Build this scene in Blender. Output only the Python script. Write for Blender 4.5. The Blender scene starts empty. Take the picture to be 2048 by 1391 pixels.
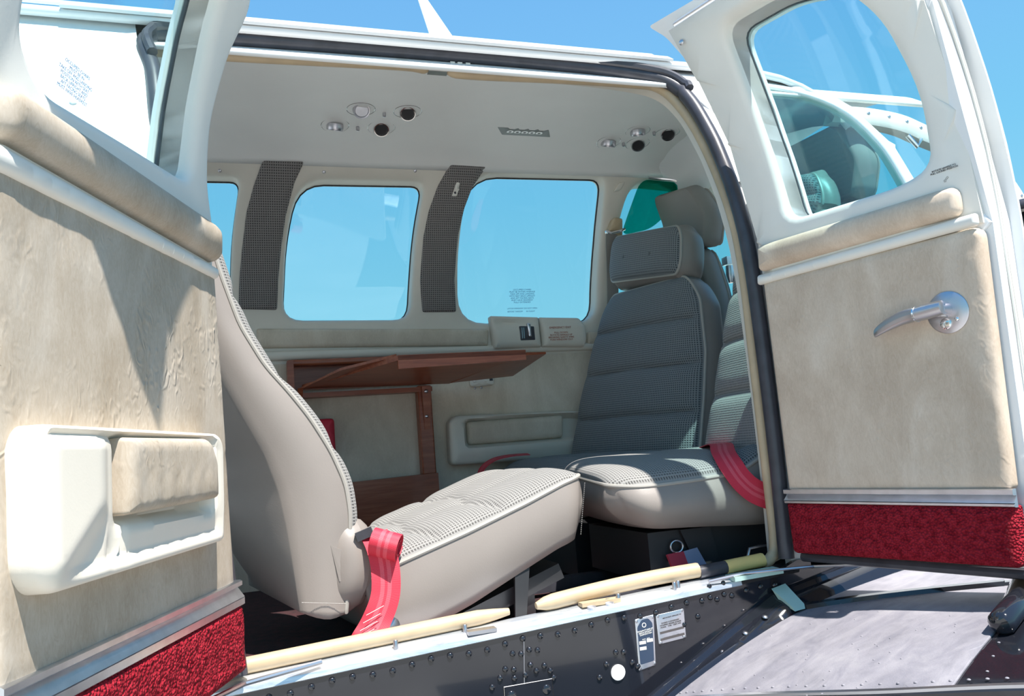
import bpy, bmesh, math, random
import numpy as np
from mathutils import Vector, Matrix
from mathutils.geometry import delaunay_2d_cdt
random.seed(4)
SC = bpy.context.scene
COL = SC.collection

# ------------------------------------------------------------------ camera
F_PX, W_PX = 1600.0, 2048.0
CAM = Vector((0, -1.35, .28))
yaw, pit, roll = math.radians(18.5), math.radians(7.2), math.radians(4.5)
fw = Vector((math.sin(yaw)*math.cos(pit), math.cos(yaw)*math.cos(pit), math.sin(pit)))
r0 = Vector((math.cos(yaw), -math.sin(yaw), 0)); u0 = r0.cross(fw)
rt = r0*math.cos(roll) - u0*math.sin(roll); up = u0*math.cos(roll) + r0*math.sin(roll)
cd = bpy.data.cameras.new('camera'); cam = bpy.data.objects.new('camera', cd); COL.objects.link(cam)
cd.sensor_width = 36; cd.lens = 36*F_PX/W_PX; cd.clip_start = .02; cd.clip_end = 500
M = Matrix((rt, up, -fw)).transposed().to_4x4(); M.translation = CAM
cam.matrix_world = M
SC.camera = cam

# ------------------------------------------------------------------ sky, sun, exposure
SC.view_settings.view_transform = 'Standard'; SC.view_settings.look = 'None'
SC.view_settings.gamma = 1; SC.view_settings.use_curve_mapping = False
SC.view_settings.exposure = 0.0
wd = bpy.data.worlds.new('sky'); SC.world = wd; wd.use_nodes = True
nt = wd.node_tree; nt.nodes.clear()
out = nt.nodes.new('ShaderNodeOutputWorld'); bg = nt.nodes.new('ShaderNodeBackground')
tc = nt.nodes.new('ShaderNodeTexCoord'); sx = nt.nodes.new('ShaderNodeSeparateXYZ'); cr = nt.nodes.new('ShaderNodeValToRGB')
nt.links.new(tc.outputs['Generated'], sx.inputs[0]); nt.links.new(sx.outputs['Z'], cr.inputs[0])
nt.links.new(cr.outputs[0], bg.inputs[0]); nt.links.new(bg.outputs[0], out.inputs[0])
e = cr.color_ramp.elements
e[0].position = 0.0; e[0].color = (.44, .76, .89, 1)
e[1].position = 1.0; e[1].color = (.10, .33, .76, 1)
for p, c in ((.14, (.29, .70, .91)), (.30, (.21, .61, .92)), (.45, (.20, .53, .92)), (.62, (.16, .44, .87))):
    k = e.new(p); k.color = (*c, 1)
bg.inputs[1].default_value = 1.0
SUN_DIR = Vector((.145, -.47, 1)).normalized()
sl = bpy.data.lights.new('sun', 'SUN'); sl.energy = 10; sl.angle = .0093; sl.color = (1, .96, .9)
so = bpy.data.objects.new('sun', sl); COL.objects.link(so)
so.rotation_euler = SUN_DIR.to_track_quat('Z', 'Y').to_euler(); so.location = (0, -3, 6)

# ------------------------------------------------------------------ materials
class NB:
    """small node builder"""
    def __init__(s, name):
        s.m = bpy.data.materials.new(name); s.m.use_nodes = True
        s.t = s.m.node_tree; s.b = s.t.nodes['Principled BSDF']; s.o = s.t.nodes['Material Output']
        s.tc = s.t.nodes.new('ShaderNodeTexCoord')
    def n(s, typ, ins=None, **kw):
        d = s.t.nodes.new('ShaderNode'+typ)
        for k, v in kw.items(): setattr(d, k, v)
        for k, v in (ins or {}).items():
            if hasattr(v, 'is_output'): s.t.links.new(v, d.inputs[k])
            else: d.inputs[k].default_value = v
        return d
    def link(s, a, b): s.t.links.new(a, b)
    def noise(s, scale, detail=3, rough=.5, vec=None, dist=0, **kw):
        return s.n('TexNoise', {'Vector': vec or s.tc.outputs['Object'], 'Scale': scale, 'Detail': detail, 'Roughness': rough, 'Distortion': dist}, **kw).outputs[0]
    def mapv(s, sc, src='Object'):
        return s.n('Mapping', {'Vector': s.tc.outputs[src], 'Scale': sc}).outputs[0]
    def ramp(s, fac, stops):
        r = s.n('ValToRGB', {0: fac}); e = r.color_ramp.elements
        e[0].position, e[0].color = stops[0][0], (*stops[0][1], 1)
        e[1].position, e[1].color = stops[-1][0], (*stops[-1][1], 1)
        for p, c in stops[1:-1]: e.new(p).color = (*c, 1)
        return r.outputs[0]
    def mix(s, fac, a, b, bt='MIX'):
        x = s.n('MixRGB', {0: fac, 1: a if hasattr(a, 'is_output') else (*a, 1), 2: b if hasattr(b, 'is_output') else (*b, 1)}, blend_type=bt)
        return x.outputs[0]
    def math(s, op, a, b=0.0): return s.n('Math', {0: a, 1: b}, operation=op).outputs[0]
    def bump(s, h, strength, dist=.002):
        b = s.n('Bump', {'Strength': strength, 'Distance': dist, 'Height': h})
        cur = s.b.inputs['Normal'].links
        if cur: s.link(cur[0].from_socket, b.inputs['Normal'])
        s.link(b.outputs[0], s.b.inputs['Normal'])
    def base(s, c):
        if hasattr(c, 'is_output'): s.link(c, s.b.inputs['Base Color'])
        else: s.b.inputs['Base Color'].default_value = (*c, 1)
    def set(s, rough=.5, metal=0, spec=None, coat=0):
        s.b.inputs['Roughness'].default_value = rough; s.b.inputs['Metallic'].default_value = metal
        if spec is not None: s.b.inputs['Specular IOR Level'].default_value = spec
        s.b.inputs['Coat Weight'].default_value = coat

def plain(name, c, rough=.5, metal=0, spec=None, var=.06, vs=8, bump=0, bs=200, coat=0, bd=.001):
    m = NB(name)
    dark = tuple(x*(1-var) for x in c); lite = tuple(min(1, x*(1+var)) for x in c)
    m.base(m.ramp(m.noise(vs, 4), [(.3, dark), (.7, lite)])); m.set(rough, metal, spec, coat)
    if bump: m.bump(m.noise(bs, 3), bump, bd)
    return m.m

def suede(name, a, b, c, wr=.5, streak=(10, 10, 4.5)):
    m = NB(name)
    n1 = m.noise(1, 5, .6, m.mapv(streak), 1.2); n2 = m.noise(5, 4, .6)
    n3 = m.noise(1, 6, .65, m.mapv((150, 150, 60)), 2.0)
    col = m.mix(.5, m.ramp(n1, [(.38, a), (.52, b), (.64, c)]), m.ramp(n2, [(.36, a), (.5, b), (.64, c)]))
    col = m.mix(.28, col, m.ramp(n3, [(.36, a), (.66, c)]))
    m.base(col); m.set(.62, 0, .3)
    if wr:
        w = m.noise(1, 4, .55, m.mapv((60, 60, 42)), 1.2, noise_type='RIDGED_MULTIFRACTAL')
        mask = m.ramp(m.noise(4.5, 2), [(.42, (0, 0, 0)), (.62, (1, 1, 1))])
        h = m.math('MULTIPLY', w, mask)
        m.bump(h, wr, .0035)
    m.bump(m.noise(180, 3), .12, .001)
    return m.m

def fabric(name, a, b, per=.0062, bstr=.8, fuzz=.25):
    m = NB(name)
    s = m.n('SeparateXYZ', {0: m.tc.outputs['UV']})
    k = 2*math.pi/per
    su = m.math('SINE', m.math('MULTIPLY', s.outputs[0], k)); sv = m.math('SINE', m.math('MULTIPLY', s.outputs[1], k))
    p = m.math('MAXIMUM', su, sv)
    p = m.math('MULTIPLY_ADD', p, .5); p.node.inputs[2].default_value = .5
    nz = m.noise(400, 2)
    p2 = m.math('ADD', m.math('MULTIPLY', p, 1-fuzz), m.math('MULTIPLY', nz, fuzz))
    m.base(m.ramp(p2, [(.25, a), (.85, b)])); m.set(.85, 0, .2)
    m.b.inputs['Sheen Weight'].default_value = .15
    m.bump(p2, bstr, .0018)
    return m.m

def glass(name, tint, refl=1.0):
    m = NB(name); m.t.nodes.remove(m.b)
    tr = m.n('BsdfTransparent', {0: (*tint, 1)}); gl = m.n('BsdfGlossy', {0: (.95, 1, .98, 1), 'Roughness': .01})
    lw = m.n('LayerWeight', {0: .5}); f = m.math('POWER', lw.outputs['Facing'], 5.0)
    f = m.math('MULTIPLY', m.math('ADD', m.math('MULTIPLY', f, .9), .035), refl)
    mx = m.n('MixShader', {0: f, 1: tr.outputs[0], 2: gl.outputs[0]})
    m.link(mx.outputs[0], m.o.inputs[0]); return m.m

MAT = {}
MAT['white'] = plain('white_paint', (.86, .86, .85), .25, coat=.4, var=.02)
MAT['cream'] = plain('cream_plastic', (.80, .77, .70), .45, var=.03, bump=.08, bs=300)
MAT['armcream'] = plain('cream_vinyl', (.80, .73, .62), .42, var=.03, bump=.1, bs=350)
MAT['liner'] = plain('wall_liner', (.66, .62, .54), .5, var=.03, bump=.06, bs=300)
MAT['headliner'] = plain('headliner', (.80, .79, .76), .55, var=.02)
MAT['suede_door_shade'] = suede('mottled_suede_shade_tone', (.50, .38, .28), (.64, .51, .39), (.75, .63, .51), .25, (9, 9, 4))  # lighter copy of the door suede, toned for the shaded right door
MAT['suede_worn_sun'] = suede('creased_suede_sun_tone', (.36, .285, .205), (.48, .405, .32), (.57, .505, .425), .8)  # same door suede, colour darkened for the sunlit left door; creases are relief
MAT['suede_wall'] = suede('grey_beige_suede', (.49, .42, .33), (.60, .525, .42), (.68, .61, .51), 0)
MAT['fabric'] = fabric('grey_weave', (.045, .052, .058), (.22, .235, .24))
MAT['fabric_cushion'] = fabric('pale_weave', (.095, .09, .085), (.31, .30, .285), .0058)
MAT['fabric_strip'] = fabric('dark_weave', (.055, .05, .05), (.25, .235, .225), .0062)
MAT['leather'] = plain('taupe_leather', (.265, .232, .208), .42, var=.04, bump=.12, bs=420)
MAT['leather_dark'] = plain('grey_leather', (.27, .255, .235), .45, var=.04, bump=.1, bs=420)
MAT['piping'] = plain('piping', (.36, .335, .30), .4, var=.03)
MAT['black'] = plain('black_paint', (.012, .013, .018), .10, var=.1, coat=.6)
MAT['matte_black'] = plain('matte_black', (.02, .02, .022), .5, var=.1)
MAT['rubber'] = plain('rubber', (.045, .045, .055), .38, var=.2, vs=30)
MAT['seal'] = plain('cream_rubber', (.50, .385, .245), .5, var=.12, vs=18)
MAT['alu'] = plain('aluminium', (.72, .74, .78), .3, 1, var=.08, vs=40)
MAT['chrome'] = plain('chrome', (.80, .80, .80), .12, 1, var=.02)
MAT['rim'] = plain('dark_chrome', (.42, .42, .42), .18, 1, var=.05)
MAT['satin'] = plain('satin_metal', (.58, .57, .60), .32, 1, var=.05)
MAT['belt'] = None
MAT['text_black'] = plain('ink_black', (.08, .07, .07), .6)
MAT['text_red'] = plain('ink_red', (.42, .16, .12), .6)
MAT['text_blue'] = plain('ink_blue', (.03, .13, .42), .6)
MAT['text_white'] = plain('ink_white', (.75, .74, .70), .5)
MAT['glass'] = glass('clear_pane', (.90, .975, .97))
MAT['glass_door'] = glass('door_pane', (.86, .97, .98))
MAT['glass_teal'] = glass('cockpit_pane', (.70, .90, .895))
MAT['visor'] = glass('teal_visor', (.05, .55, .45), .6)

def wood():
    m = NB('mahogany')
    g = m.noise(1, 6, .6, m.mapv((6, 90, 90)), .6)
    m.base(m.ramp(g, [(.25, (.17, .04, .018)), (.5, (.27, .07, .03)), (.75, (.36, .115, .055))])); m.set(.38, 0, .4, .1)
    return m.m
MAT['wood'] = wood()
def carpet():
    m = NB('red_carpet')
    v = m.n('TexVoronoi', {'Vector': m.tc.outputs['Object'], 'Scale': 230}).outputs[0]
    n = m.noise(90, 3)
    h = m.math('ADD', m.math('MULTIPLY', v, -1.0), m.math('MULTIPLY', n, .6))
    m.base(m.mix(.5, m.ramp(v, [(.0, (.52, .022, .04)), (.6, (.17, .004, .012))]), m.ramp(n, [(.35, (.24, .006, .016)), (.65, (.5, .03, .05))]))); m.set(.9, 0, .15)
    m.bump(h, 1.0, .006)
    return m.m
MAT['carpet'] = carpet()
MAT['carpet_shaded'] = plain('shaded_carpet', (.03, .006, .008), .95, var=.5, vs=60, bump=.5, bs=250, bd=.003)  # red carpet again, with the shade on the floor put into its colour
def beltm():
    m = NB('red_webbing')
    s = m.n('SeparateXYZ', {0: m.tc.outputs['UV']})
    w = m.math('SINE', m.math('MULTIPLY', s.outputs[0], 2*math.pi/.0016))
    a = m.math('ABSOLUTE', s.outputs[1]); st = m.math('LESS_THAN', m.math('ABSOLUTE', m.math('SUBTRACT', a, .006)), .0035)
    m.base(m.mix(m.math('MULTIPLY', st, .45), (.62, .03, .06), (.80, .16, .20))); m.set(.5, 0, .4)
    m.bump(w, .3, .0006)
    return m.m
MAT['belt'] = beltm()
def scratched():
    m = NB('scratched_aluminium')
    n = m.noise(1, 6, .7, m.mapv((9, 60, 60)), 1)
    m.base(m.ramp(n, [(.3, (.45, .52, .62)), (.55, (.78, .82, .88)), (.8, (.92, .92, .9))])); m.set(.38, .75)
    m.bump(m.noise(1, 4, .6, m.mapv((20, 120, 120))), .25, .001)
    return m.m
MAT['sill'] = scratched()
def walk():
    m = NB('grey_walkway')
    n1 = m.noise(11, 7, .7); n2 = m.noise(1, 6, .65, m.mapv((9, 24, 24)), .8)
    m.base(m.mix(.5, m.ramp(n1, [(.3, (.14, .135, .155)), (.55, (.24, .23, .26)), (.75, (.34, .325, .335))]), m.ramp(n2, [(.35, (.17, .165, .195)), (.65, (.32, .305, .325))])))
    m.set(.68, 0, .4); m.bump(m.noise(500, 2), .3, .001)
    return m.m
MAT['walk'] = walk()
def tarmac():
    m = NB('tarmac'); n = m.noise(1.2, 6, .6)
    m.base(m.ramp(n, [(.3, (.34, .33, .31)), (.7, (.44, .43, .41))])); m.set(.9, 0, .2); return m.m
MAT['tarmac'] = tarmac()

# ------------------------------------------------------------------ object helpers
def setp(o, label=None, cat=None, group=None, kind=None):
    if label: o['label'] = label
    if cat: o['category'] = cat
    if group: o['group'] = group
    if kind: o['kind'] = kind
    return o
def mk(name, verts, faces, mat, parent=None, uvs=None, smooth=True, mats=None, mi=None, ang=40):
    me = bpy.data.meshes.new(name)
    me.from_pydata([tuple(map(float, v)) for v in verts], [], [tuple(f) for f in faces])
    for mm in (mats or [mat]): me.materials.append(MAT[mm] if isinstance(mm, str) else mm)
    if mi: me.polygons.foreach_set('material_index', mi)
    if uvs is not None:
        uv = me.uv_layers.new(name='UVMap')
        for l in me.loops: uv.data[l.index].uv = uvs[l.vertex_index]
    bm = bmesh.new(); bm.from_mesh(me)
    bmesh.ops.recalc_face_normals(bm, faces=bm.faces); bm.to_mesh(me); bm.free()
    if smooth:
        me.polygons.foreach_set('use_smooth', [True]*len(me.polygons)); me.set_sharp_from_angle(angle=math.radians(ang))
    o = bpy.data.objects.new(name, me); COL.objects.link(o)
    if parent: o.parent = parent; o.matrix_parent_inverse = Matrix.Translation(parent.location).inverted()
    return o
def empty(name, loc=(0, 0, 0)):
    o = bpy.data.objects.new(name, None); COL.objects.link(o); o.location = loc; o.empty_display_size = .02
    return o
def thing(name, loc, label, cat, group=None): return setp(empty(name, loc), label, cat, group)
def struct(o, label=None, cat=None): return setp(o, label, cat, None, 'structure')

class MB:
    """mesh collector"""
    def __init__(s): s.v = []; s.f = []; s.uv = []
    def add(s, v, f, uv=None):
        n = len(s.v); s.v += [tuple(map(float, p)) for p in v]; s.f += [tuple(i+n for i in q) for q in f]
        s.uv += list(uv) if uv else [(0, 0)]*len(v); return s
    def build(s, name, mat, parent=None, **k): return mk(name, s.v, s.f, mat, parent, s.uv, **k)
    def frame(s, d):
        d = Vector(d).normalized(); a = Vector((0, 0, 1)) if abs(d.z) < .9 else Vector((1, 0, 0))
        x = d.cross(a).normalized(); return x, d.cross(x).normalized(), d
    def tube(s, pts, r, n=10, caps=True, closed=False):
        pts = [Vector(p) for p in pts]; m = len(pts); rs = r if hasattr(r, '__len__') else [r]*m
        V = []; prev = None; L = 0
        for i, p in enumerate(pts):
            a = pts[i-1] if (i or closed) else pts[0]; b = pts[(i+1) % m] if (i < m-1 or closed) else pts[-1]
            t = (b-a).normalized()
            if prev is None: x, y, _ = s.frame(t)
            else: x = (prev - t*prev.dot(t)).normalized(); y = t.cross(x)
            prev = x
            for k in range(n):
                an = 2*math.pi*k/n; V.append(p + (x*math.cos(an)+y*math.sin(an))*rs[i])
        Fs = []
        for i in range(m if closed else m-1):
            j = (i+1) % m
            for k in range(n): Fs.append((i*n+k, i*n+(k+1) % n, j*n+(k+1) % n, j*n+k))
        if caps and not closed: Fs += [tuple(range(n))[::-1], tuple((m-1)*n+k for k in range(n))]
        return s.add(V, Fs)
    def lathe(s, prof, o, axis, n=20, cap=True):
        x, y, d = s.frame(axis); o = Vector(o); V = []
        for r, h in prof:
            for k in range(n):
                an = 2*math.pi*k/n; V.append(o + d*h + (x*math.cos(an)+y*math.sin(an))*r)
        Fs = [(i*n+k, i*n+(k+1) % n, (i+1)*n+(k+1) % n, (i+1)*n+k) for i in range(len(prof)-1) for k in range(n)]
        if cap: Fs += [tuple(range(n))[::-1], tuple((len(prof)-1)*n+k for k in range(n))]
        return s.add(V, Fs)
    def hexa(s, c):
        return s.add(c, [(0, 1, 2, 3), (4, 5, 6, 7), (0, 1, 5, 4), (1, 2, 6, 5), (2, 3, 7, 6), (3, 0, 4, 7)])
    def box(s, c, size, ax=None):
        c = Vector(c); ax = ax or (Vector((1, 0, 0)), Vector((0, 1, 0)), Vector((0, 0, 1))); h = [z/2 for z in size]
        P = [c + ax[0]*(i*h[0]) + ax[1]*(j*h[1]) + ax[2]*(k*h[2]) for k in (-1, 1) for i, j in ((-1, -1), (1, -1), (1, 1), (-1, 1))]
        return s.hexa(P)
    def grid(s, rows, uv=None):
        n = len(rows[0]); V = [p for r in rows for p in r]
        return s.add(V, [(i*n+k, i*n+k+1, (i+1)*n+k+1, (i+1)*n+k) for i in range(len(rows)-1) for k in range(n-1)], uv)
    def dome(s, c, n, r, h=None, seg=8):
        h = h or r*.6
        return s.lathe([(r*math.cos(a), h*math.sin(a)) for a in (0, .5, 1.0, 1.45)], c, n, seg)
def bevel(o, w, seg=2):
    m = o.modifiers.new('bevel', 'BEVEL'); m.width = w; m.segments = seg; m.limit_method = 'ANGLE'; m.angle_limit = math.radians(40); return o

PZ = [-9, .6, .7, .8, .9, 1.0, 1.1, 1.2, 1.35]; PG = [0, 0, .008, .03, .065, .115, .18, .27, .42]
_zz = np.linspace(-.2, 1.35, 312); _gg = np.interp(_zz, PZ, PG)
_k = np.exp(-np.linspace(-2, 2, 21)**2); _k /= _k.sum(); _gs = np.convolve(np.pad(_gg, 10, mode='edge'), _k, 'valid')
def g(z): return float(np.interp(z, _zz, _gs))
class Door:
    def __init__(s, O, V, N): s.O = Vector(O); s.V = Vector(V).normalized(); s.N = Vector(N).normalized()
    def __call__(s, a, b, t=0): return s.O + s.V*a + Vector((0, 0, b)) + s.N*(g(b)+t)
class FarWall:
    def __call__(s, a, b, t=0): return Vector((a, 1.1-g(b)-t, b))
class NearWall:
    def __call__(s, a, b, t=0): return Vector((a, g(b)-t, b))   # t outward
CY = [.17, .2, .22, .3, .4, .55, .7, .8, .88, .93]; CZ = [1.06, 1.09, 1.115, 1.15, 1.175, 1.19, 1.185, 1.17, 1.148, 1.10]
_yy = np.linspace(.17, .93, 153); _cc = np.interp(_yy, CY, CZ); _cs = np.convolve(np.pad(_cc, 8, mode='edge'), np.ones(17)/17, 'valid')
def zc(y): return float(np.interp(y, _yy, _cs))
class Ceil:
    def __call__(s, a, b, t=0): return Vector((a, b, zc(b)-t))
class Plane:
    def __init__(s, O, A, B): s.O = Vector(O); s.A = Vector(A).normalized(); s.B = Vector(B).normalized(); s.N = s.A.cross(s.B)
    def __call__(s, a, b, t=0): return s.O + s.A*a + s.B*b + s.N*t
LD = Door((-.035, -.04, 0), (-.331, -.943, 0), (.9436, -.3312, 0))
RD = Door((.976, -.03, 0), (.249, -.969, 0), (-.9686, -.2489, 0))
FW, NW, CE = FarWall(), NearWall(), Ceil()

def spl(pts, n=6, closed=True):
    P = [np.array(p, float) for p in pts]; m = len(P); o = []
    for i in range(m if closed else m-1):
        a, b, c, d = (P[(i-1) % m] if closed or i else P[0]), P[i], P[(i+1) % m], (P[(i+2) % m] if closed or i < m-2 else P[-1])
        for k in range(n):
            t = k/n; o.append(.5*((2*b)+(-a+c)*t+(2*a-5*b+4*c-d)*t*t+(-a+3*b-3*c+d)*t**3))
    if not closed: o.append(P[-1])
    return [tuple(p) for p in o]
def rnd(pts, r, n=5, step=.03):
    """polygon with rounded corners; r is one radius or one per corner"""
    m = len(pts); o = []
    for i in range(m):
        p = np.array(pts[i], float); a = np.array(pts[i-1], float); b = np.array(pts[(i+1) % m], float)
        ri = r[i] if hasattr(r, '__len__') else r
        la, lb = np.linalg.norm(a-p), np.linalg.norm(b-p); d = min(ri, la*.49, lb*.49)
        if d < 1e-5: o.append(tuple(p)); continue
        q0 = p+(a-p)/la*d; q1 = p+(b-p)/lb*d
        for k in range(n+1):
            t = k/n; o.append(tuple((1-t)**2*q0+2*t*(1-t)*p+t*t*q1))
    res = []
    for i in range(len(o)):
        a, b = np.array(o[i]), np.array(o[(i+1) % len(o)]); L = np.linalg.norm(b-a); k = max(1, int(L/step))
        for j in range(k): res.append(tuple(a+(b-a)*j/k))
    return res
def _dist(P, loop):
    A = np.array(loop); B = np.roll(A, -1, 0); D = B-A; L2 = (D**2).sum(1)+1e-12
    best = np.full(len(P), 1e9)
    for s in range(0, len(P), 400):
        q = P[s:s+400, None, :]-A[None]; t = np.clip((q*D[None]).sum(2)/L2[None], 0, 1)
        best[s:s+400] = np.sqrt(((q-t[..., None]*D[None])**2).sum(2)).min(1)
    return best
def _inside(P, loop):
    A = np.array(loop); B = np.roll(A, -1, 0); c = np.zeros(len(P), bool)
    for a, b in zip(A, B):
        if a[1] == b[1]: continue
        k = (a[1] > P[:, 1]) != (b[1] > P[:, 1])
        c ^= k & (P[:, 0] < (b[0]-a[0])*(P[:, 1]-a[1])/(b[1]-a[1])+a[0])
    return c
def pad(name, outl, surf, t1, r=.01, t0=0, mat='cream', parent=None, holes=(), step=.03, fn=None, backface=True, cut=None, mats=None, mfun=None):
    """panel over a curved surface: rounded edge of radius r, front at t1, back at t0; fn(a,b) adds relief"""
    loops = [list(outl)]+[list(h) for h in holes]
    def dist(P): return np.min([_dist(P, l) for l in loops], 0)
    def ins(P):
        c = _inside(P, loops[0])
        for h in loops[1:]: c &= ~_inside(P, h)
        return c
    pts, edges = [], []
    for l in loops:
        n = len(pts); m = len(l); pts += [tuple(p) for p in l]; edges += [(n+i, n+(i+1) % m) for i in range(m)]
    extra = []
    if r > 1e-4:
        for l in loops:
            A = np.array(l); T = np.roll(A, -1, 0)-np.roll(A, 1, 0); T /= np.linalg.norm(T, axis=1)[:, None]+1e-9
            Nn = np.stack([-T[:, 1], T[:, 0]], 1)
            for k in (.06, .22, .5, 1.0):
                for sg in (1, -1):
                    Q = A+Nn*sg*r*k; ok = ins(Q); Q = Q[ok]
                    if len(Q): extra += [tuple(q) for q in Q[dist(Q) > r*k*.93]]
    A = np.array(loops[0]); lo, hi = A.min(0), A.max(0)
    gx, gy = np.meshgrid(np.arange(lo[0]+step/2, hi[0], step), np.arange(lo[1]+step/2, hi[1], step)); G = np.stack([gx.ravel(), gy.ravel()], 1)
    if len(G):
        G = G[ins(G)]
        if len(G): extra += [tuple(q) for q in G[dist(G) > max(r*1.15, step*.35)]]
    nb = len(pts)
    V, E, Fc, _, _, _ = delaunay_2d_cdt([Vector(p) for p in pts+extra], edges, [], 0, 1e-6)
    V = np.array([tuple(v) for v in V]); cen = np.array([V[list(f)].mean(0) for f in Fc]); ok = ins(cen)
    Fc = [f for f, k in zip(Fc, ok) if k]
    d = dist(V); x = np.clip(d/max(r, 1e-6), 0, 1); prof = np.sqrt(np.clip(1-(1-x)**2, 0, 1)) if r > 1e-4 else np.ones(len(V))
    H = t0+(t1-t0)*prof
    if r > 1e-4: H = np.maximum(H, t1-r+(r)*prof) if (t1-t0) > r else H
    verts = []; uv = []
    for (a, b), h, dd in zip(V, H, d):
        ex = fn(a, b)*min(1, dd/max(r, .004)) if fn else 0
        verts.append(surf(a, b, h+ex)); uv.append((a, b))
    n = len(verts); faces = list(Fc)
    cnt = {}
    for f in Fc:
        for i in range(len(f)):
            k = (f[i], f[(i+1) % len(f)]); cnt[k] = cnt.get(k, 0)+1
    bd = [k for k in cnt if (k[1], k[0]) not in cnt]
    bi = {}
    for a, b in bd:
        for q in (a, b):
            if q not in bi: bi[q] = len(verts); verts.append(surf(V[q][0], V[q][1], t0)); uv.append(tuple(V[q]))
    faces += [(b, a, bi[a], bi[b]) for a, b in bd]
    if backface:
        off = len(verts)
        mp = {}
        for i in range(n):
            if i in bi: mp[i] = bi[i]
            else: mp[i] = len(verts); verts.append(surf(V[i][0], V[i][1], t0)); uv.append(tuple(V[i]))
        faces += [tuple(mp[i] for i in f[::-1]) for f in Fc]
    return mk(name, verts, faces, mat, parent, uv, ang=50)

def text(name, body, size, O, A, B, mat, parent, align='CENTER', thick=.0003, space=1.0):
    """lettering standing on a surface: O origin, A reading direction, B up"""
    c = bpy.data.curves.new(name, 'FONT'); c.body = body; c.size = size; c.align_x = align; c.align_y = 'CENTER'; c.extrude = thick; c.space_line = space
    t = bpy.data.objects.new(name+'_curve', c); COL.objects.link(t)
    me = bpy.data.meshes.new_from_object(t.evaluated_get(bpy.context.evaluated_depsgraph_get()))
    bpy.data.objects.remove(t)
    A = Vector(A).normalized(); B = Vector(B); B = (B-A*B.dot(A)).normalized(); N = A.cross(B)
    Mx = Matrix((A, B, N)).transposed().to_4x4(); Mx.translation = Vector(O)
    me.transform(Mx); me.materials.clear(); me.materials.append(MAT[mat]); me.name = name
    o = bpy.data.objects.new(name, me); COL.objects.link(o)
    if parent: o.parent = parent; o.matrix_parent_inverse = Matrix.Translation(parent.location).inverted()
    return o

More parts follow.
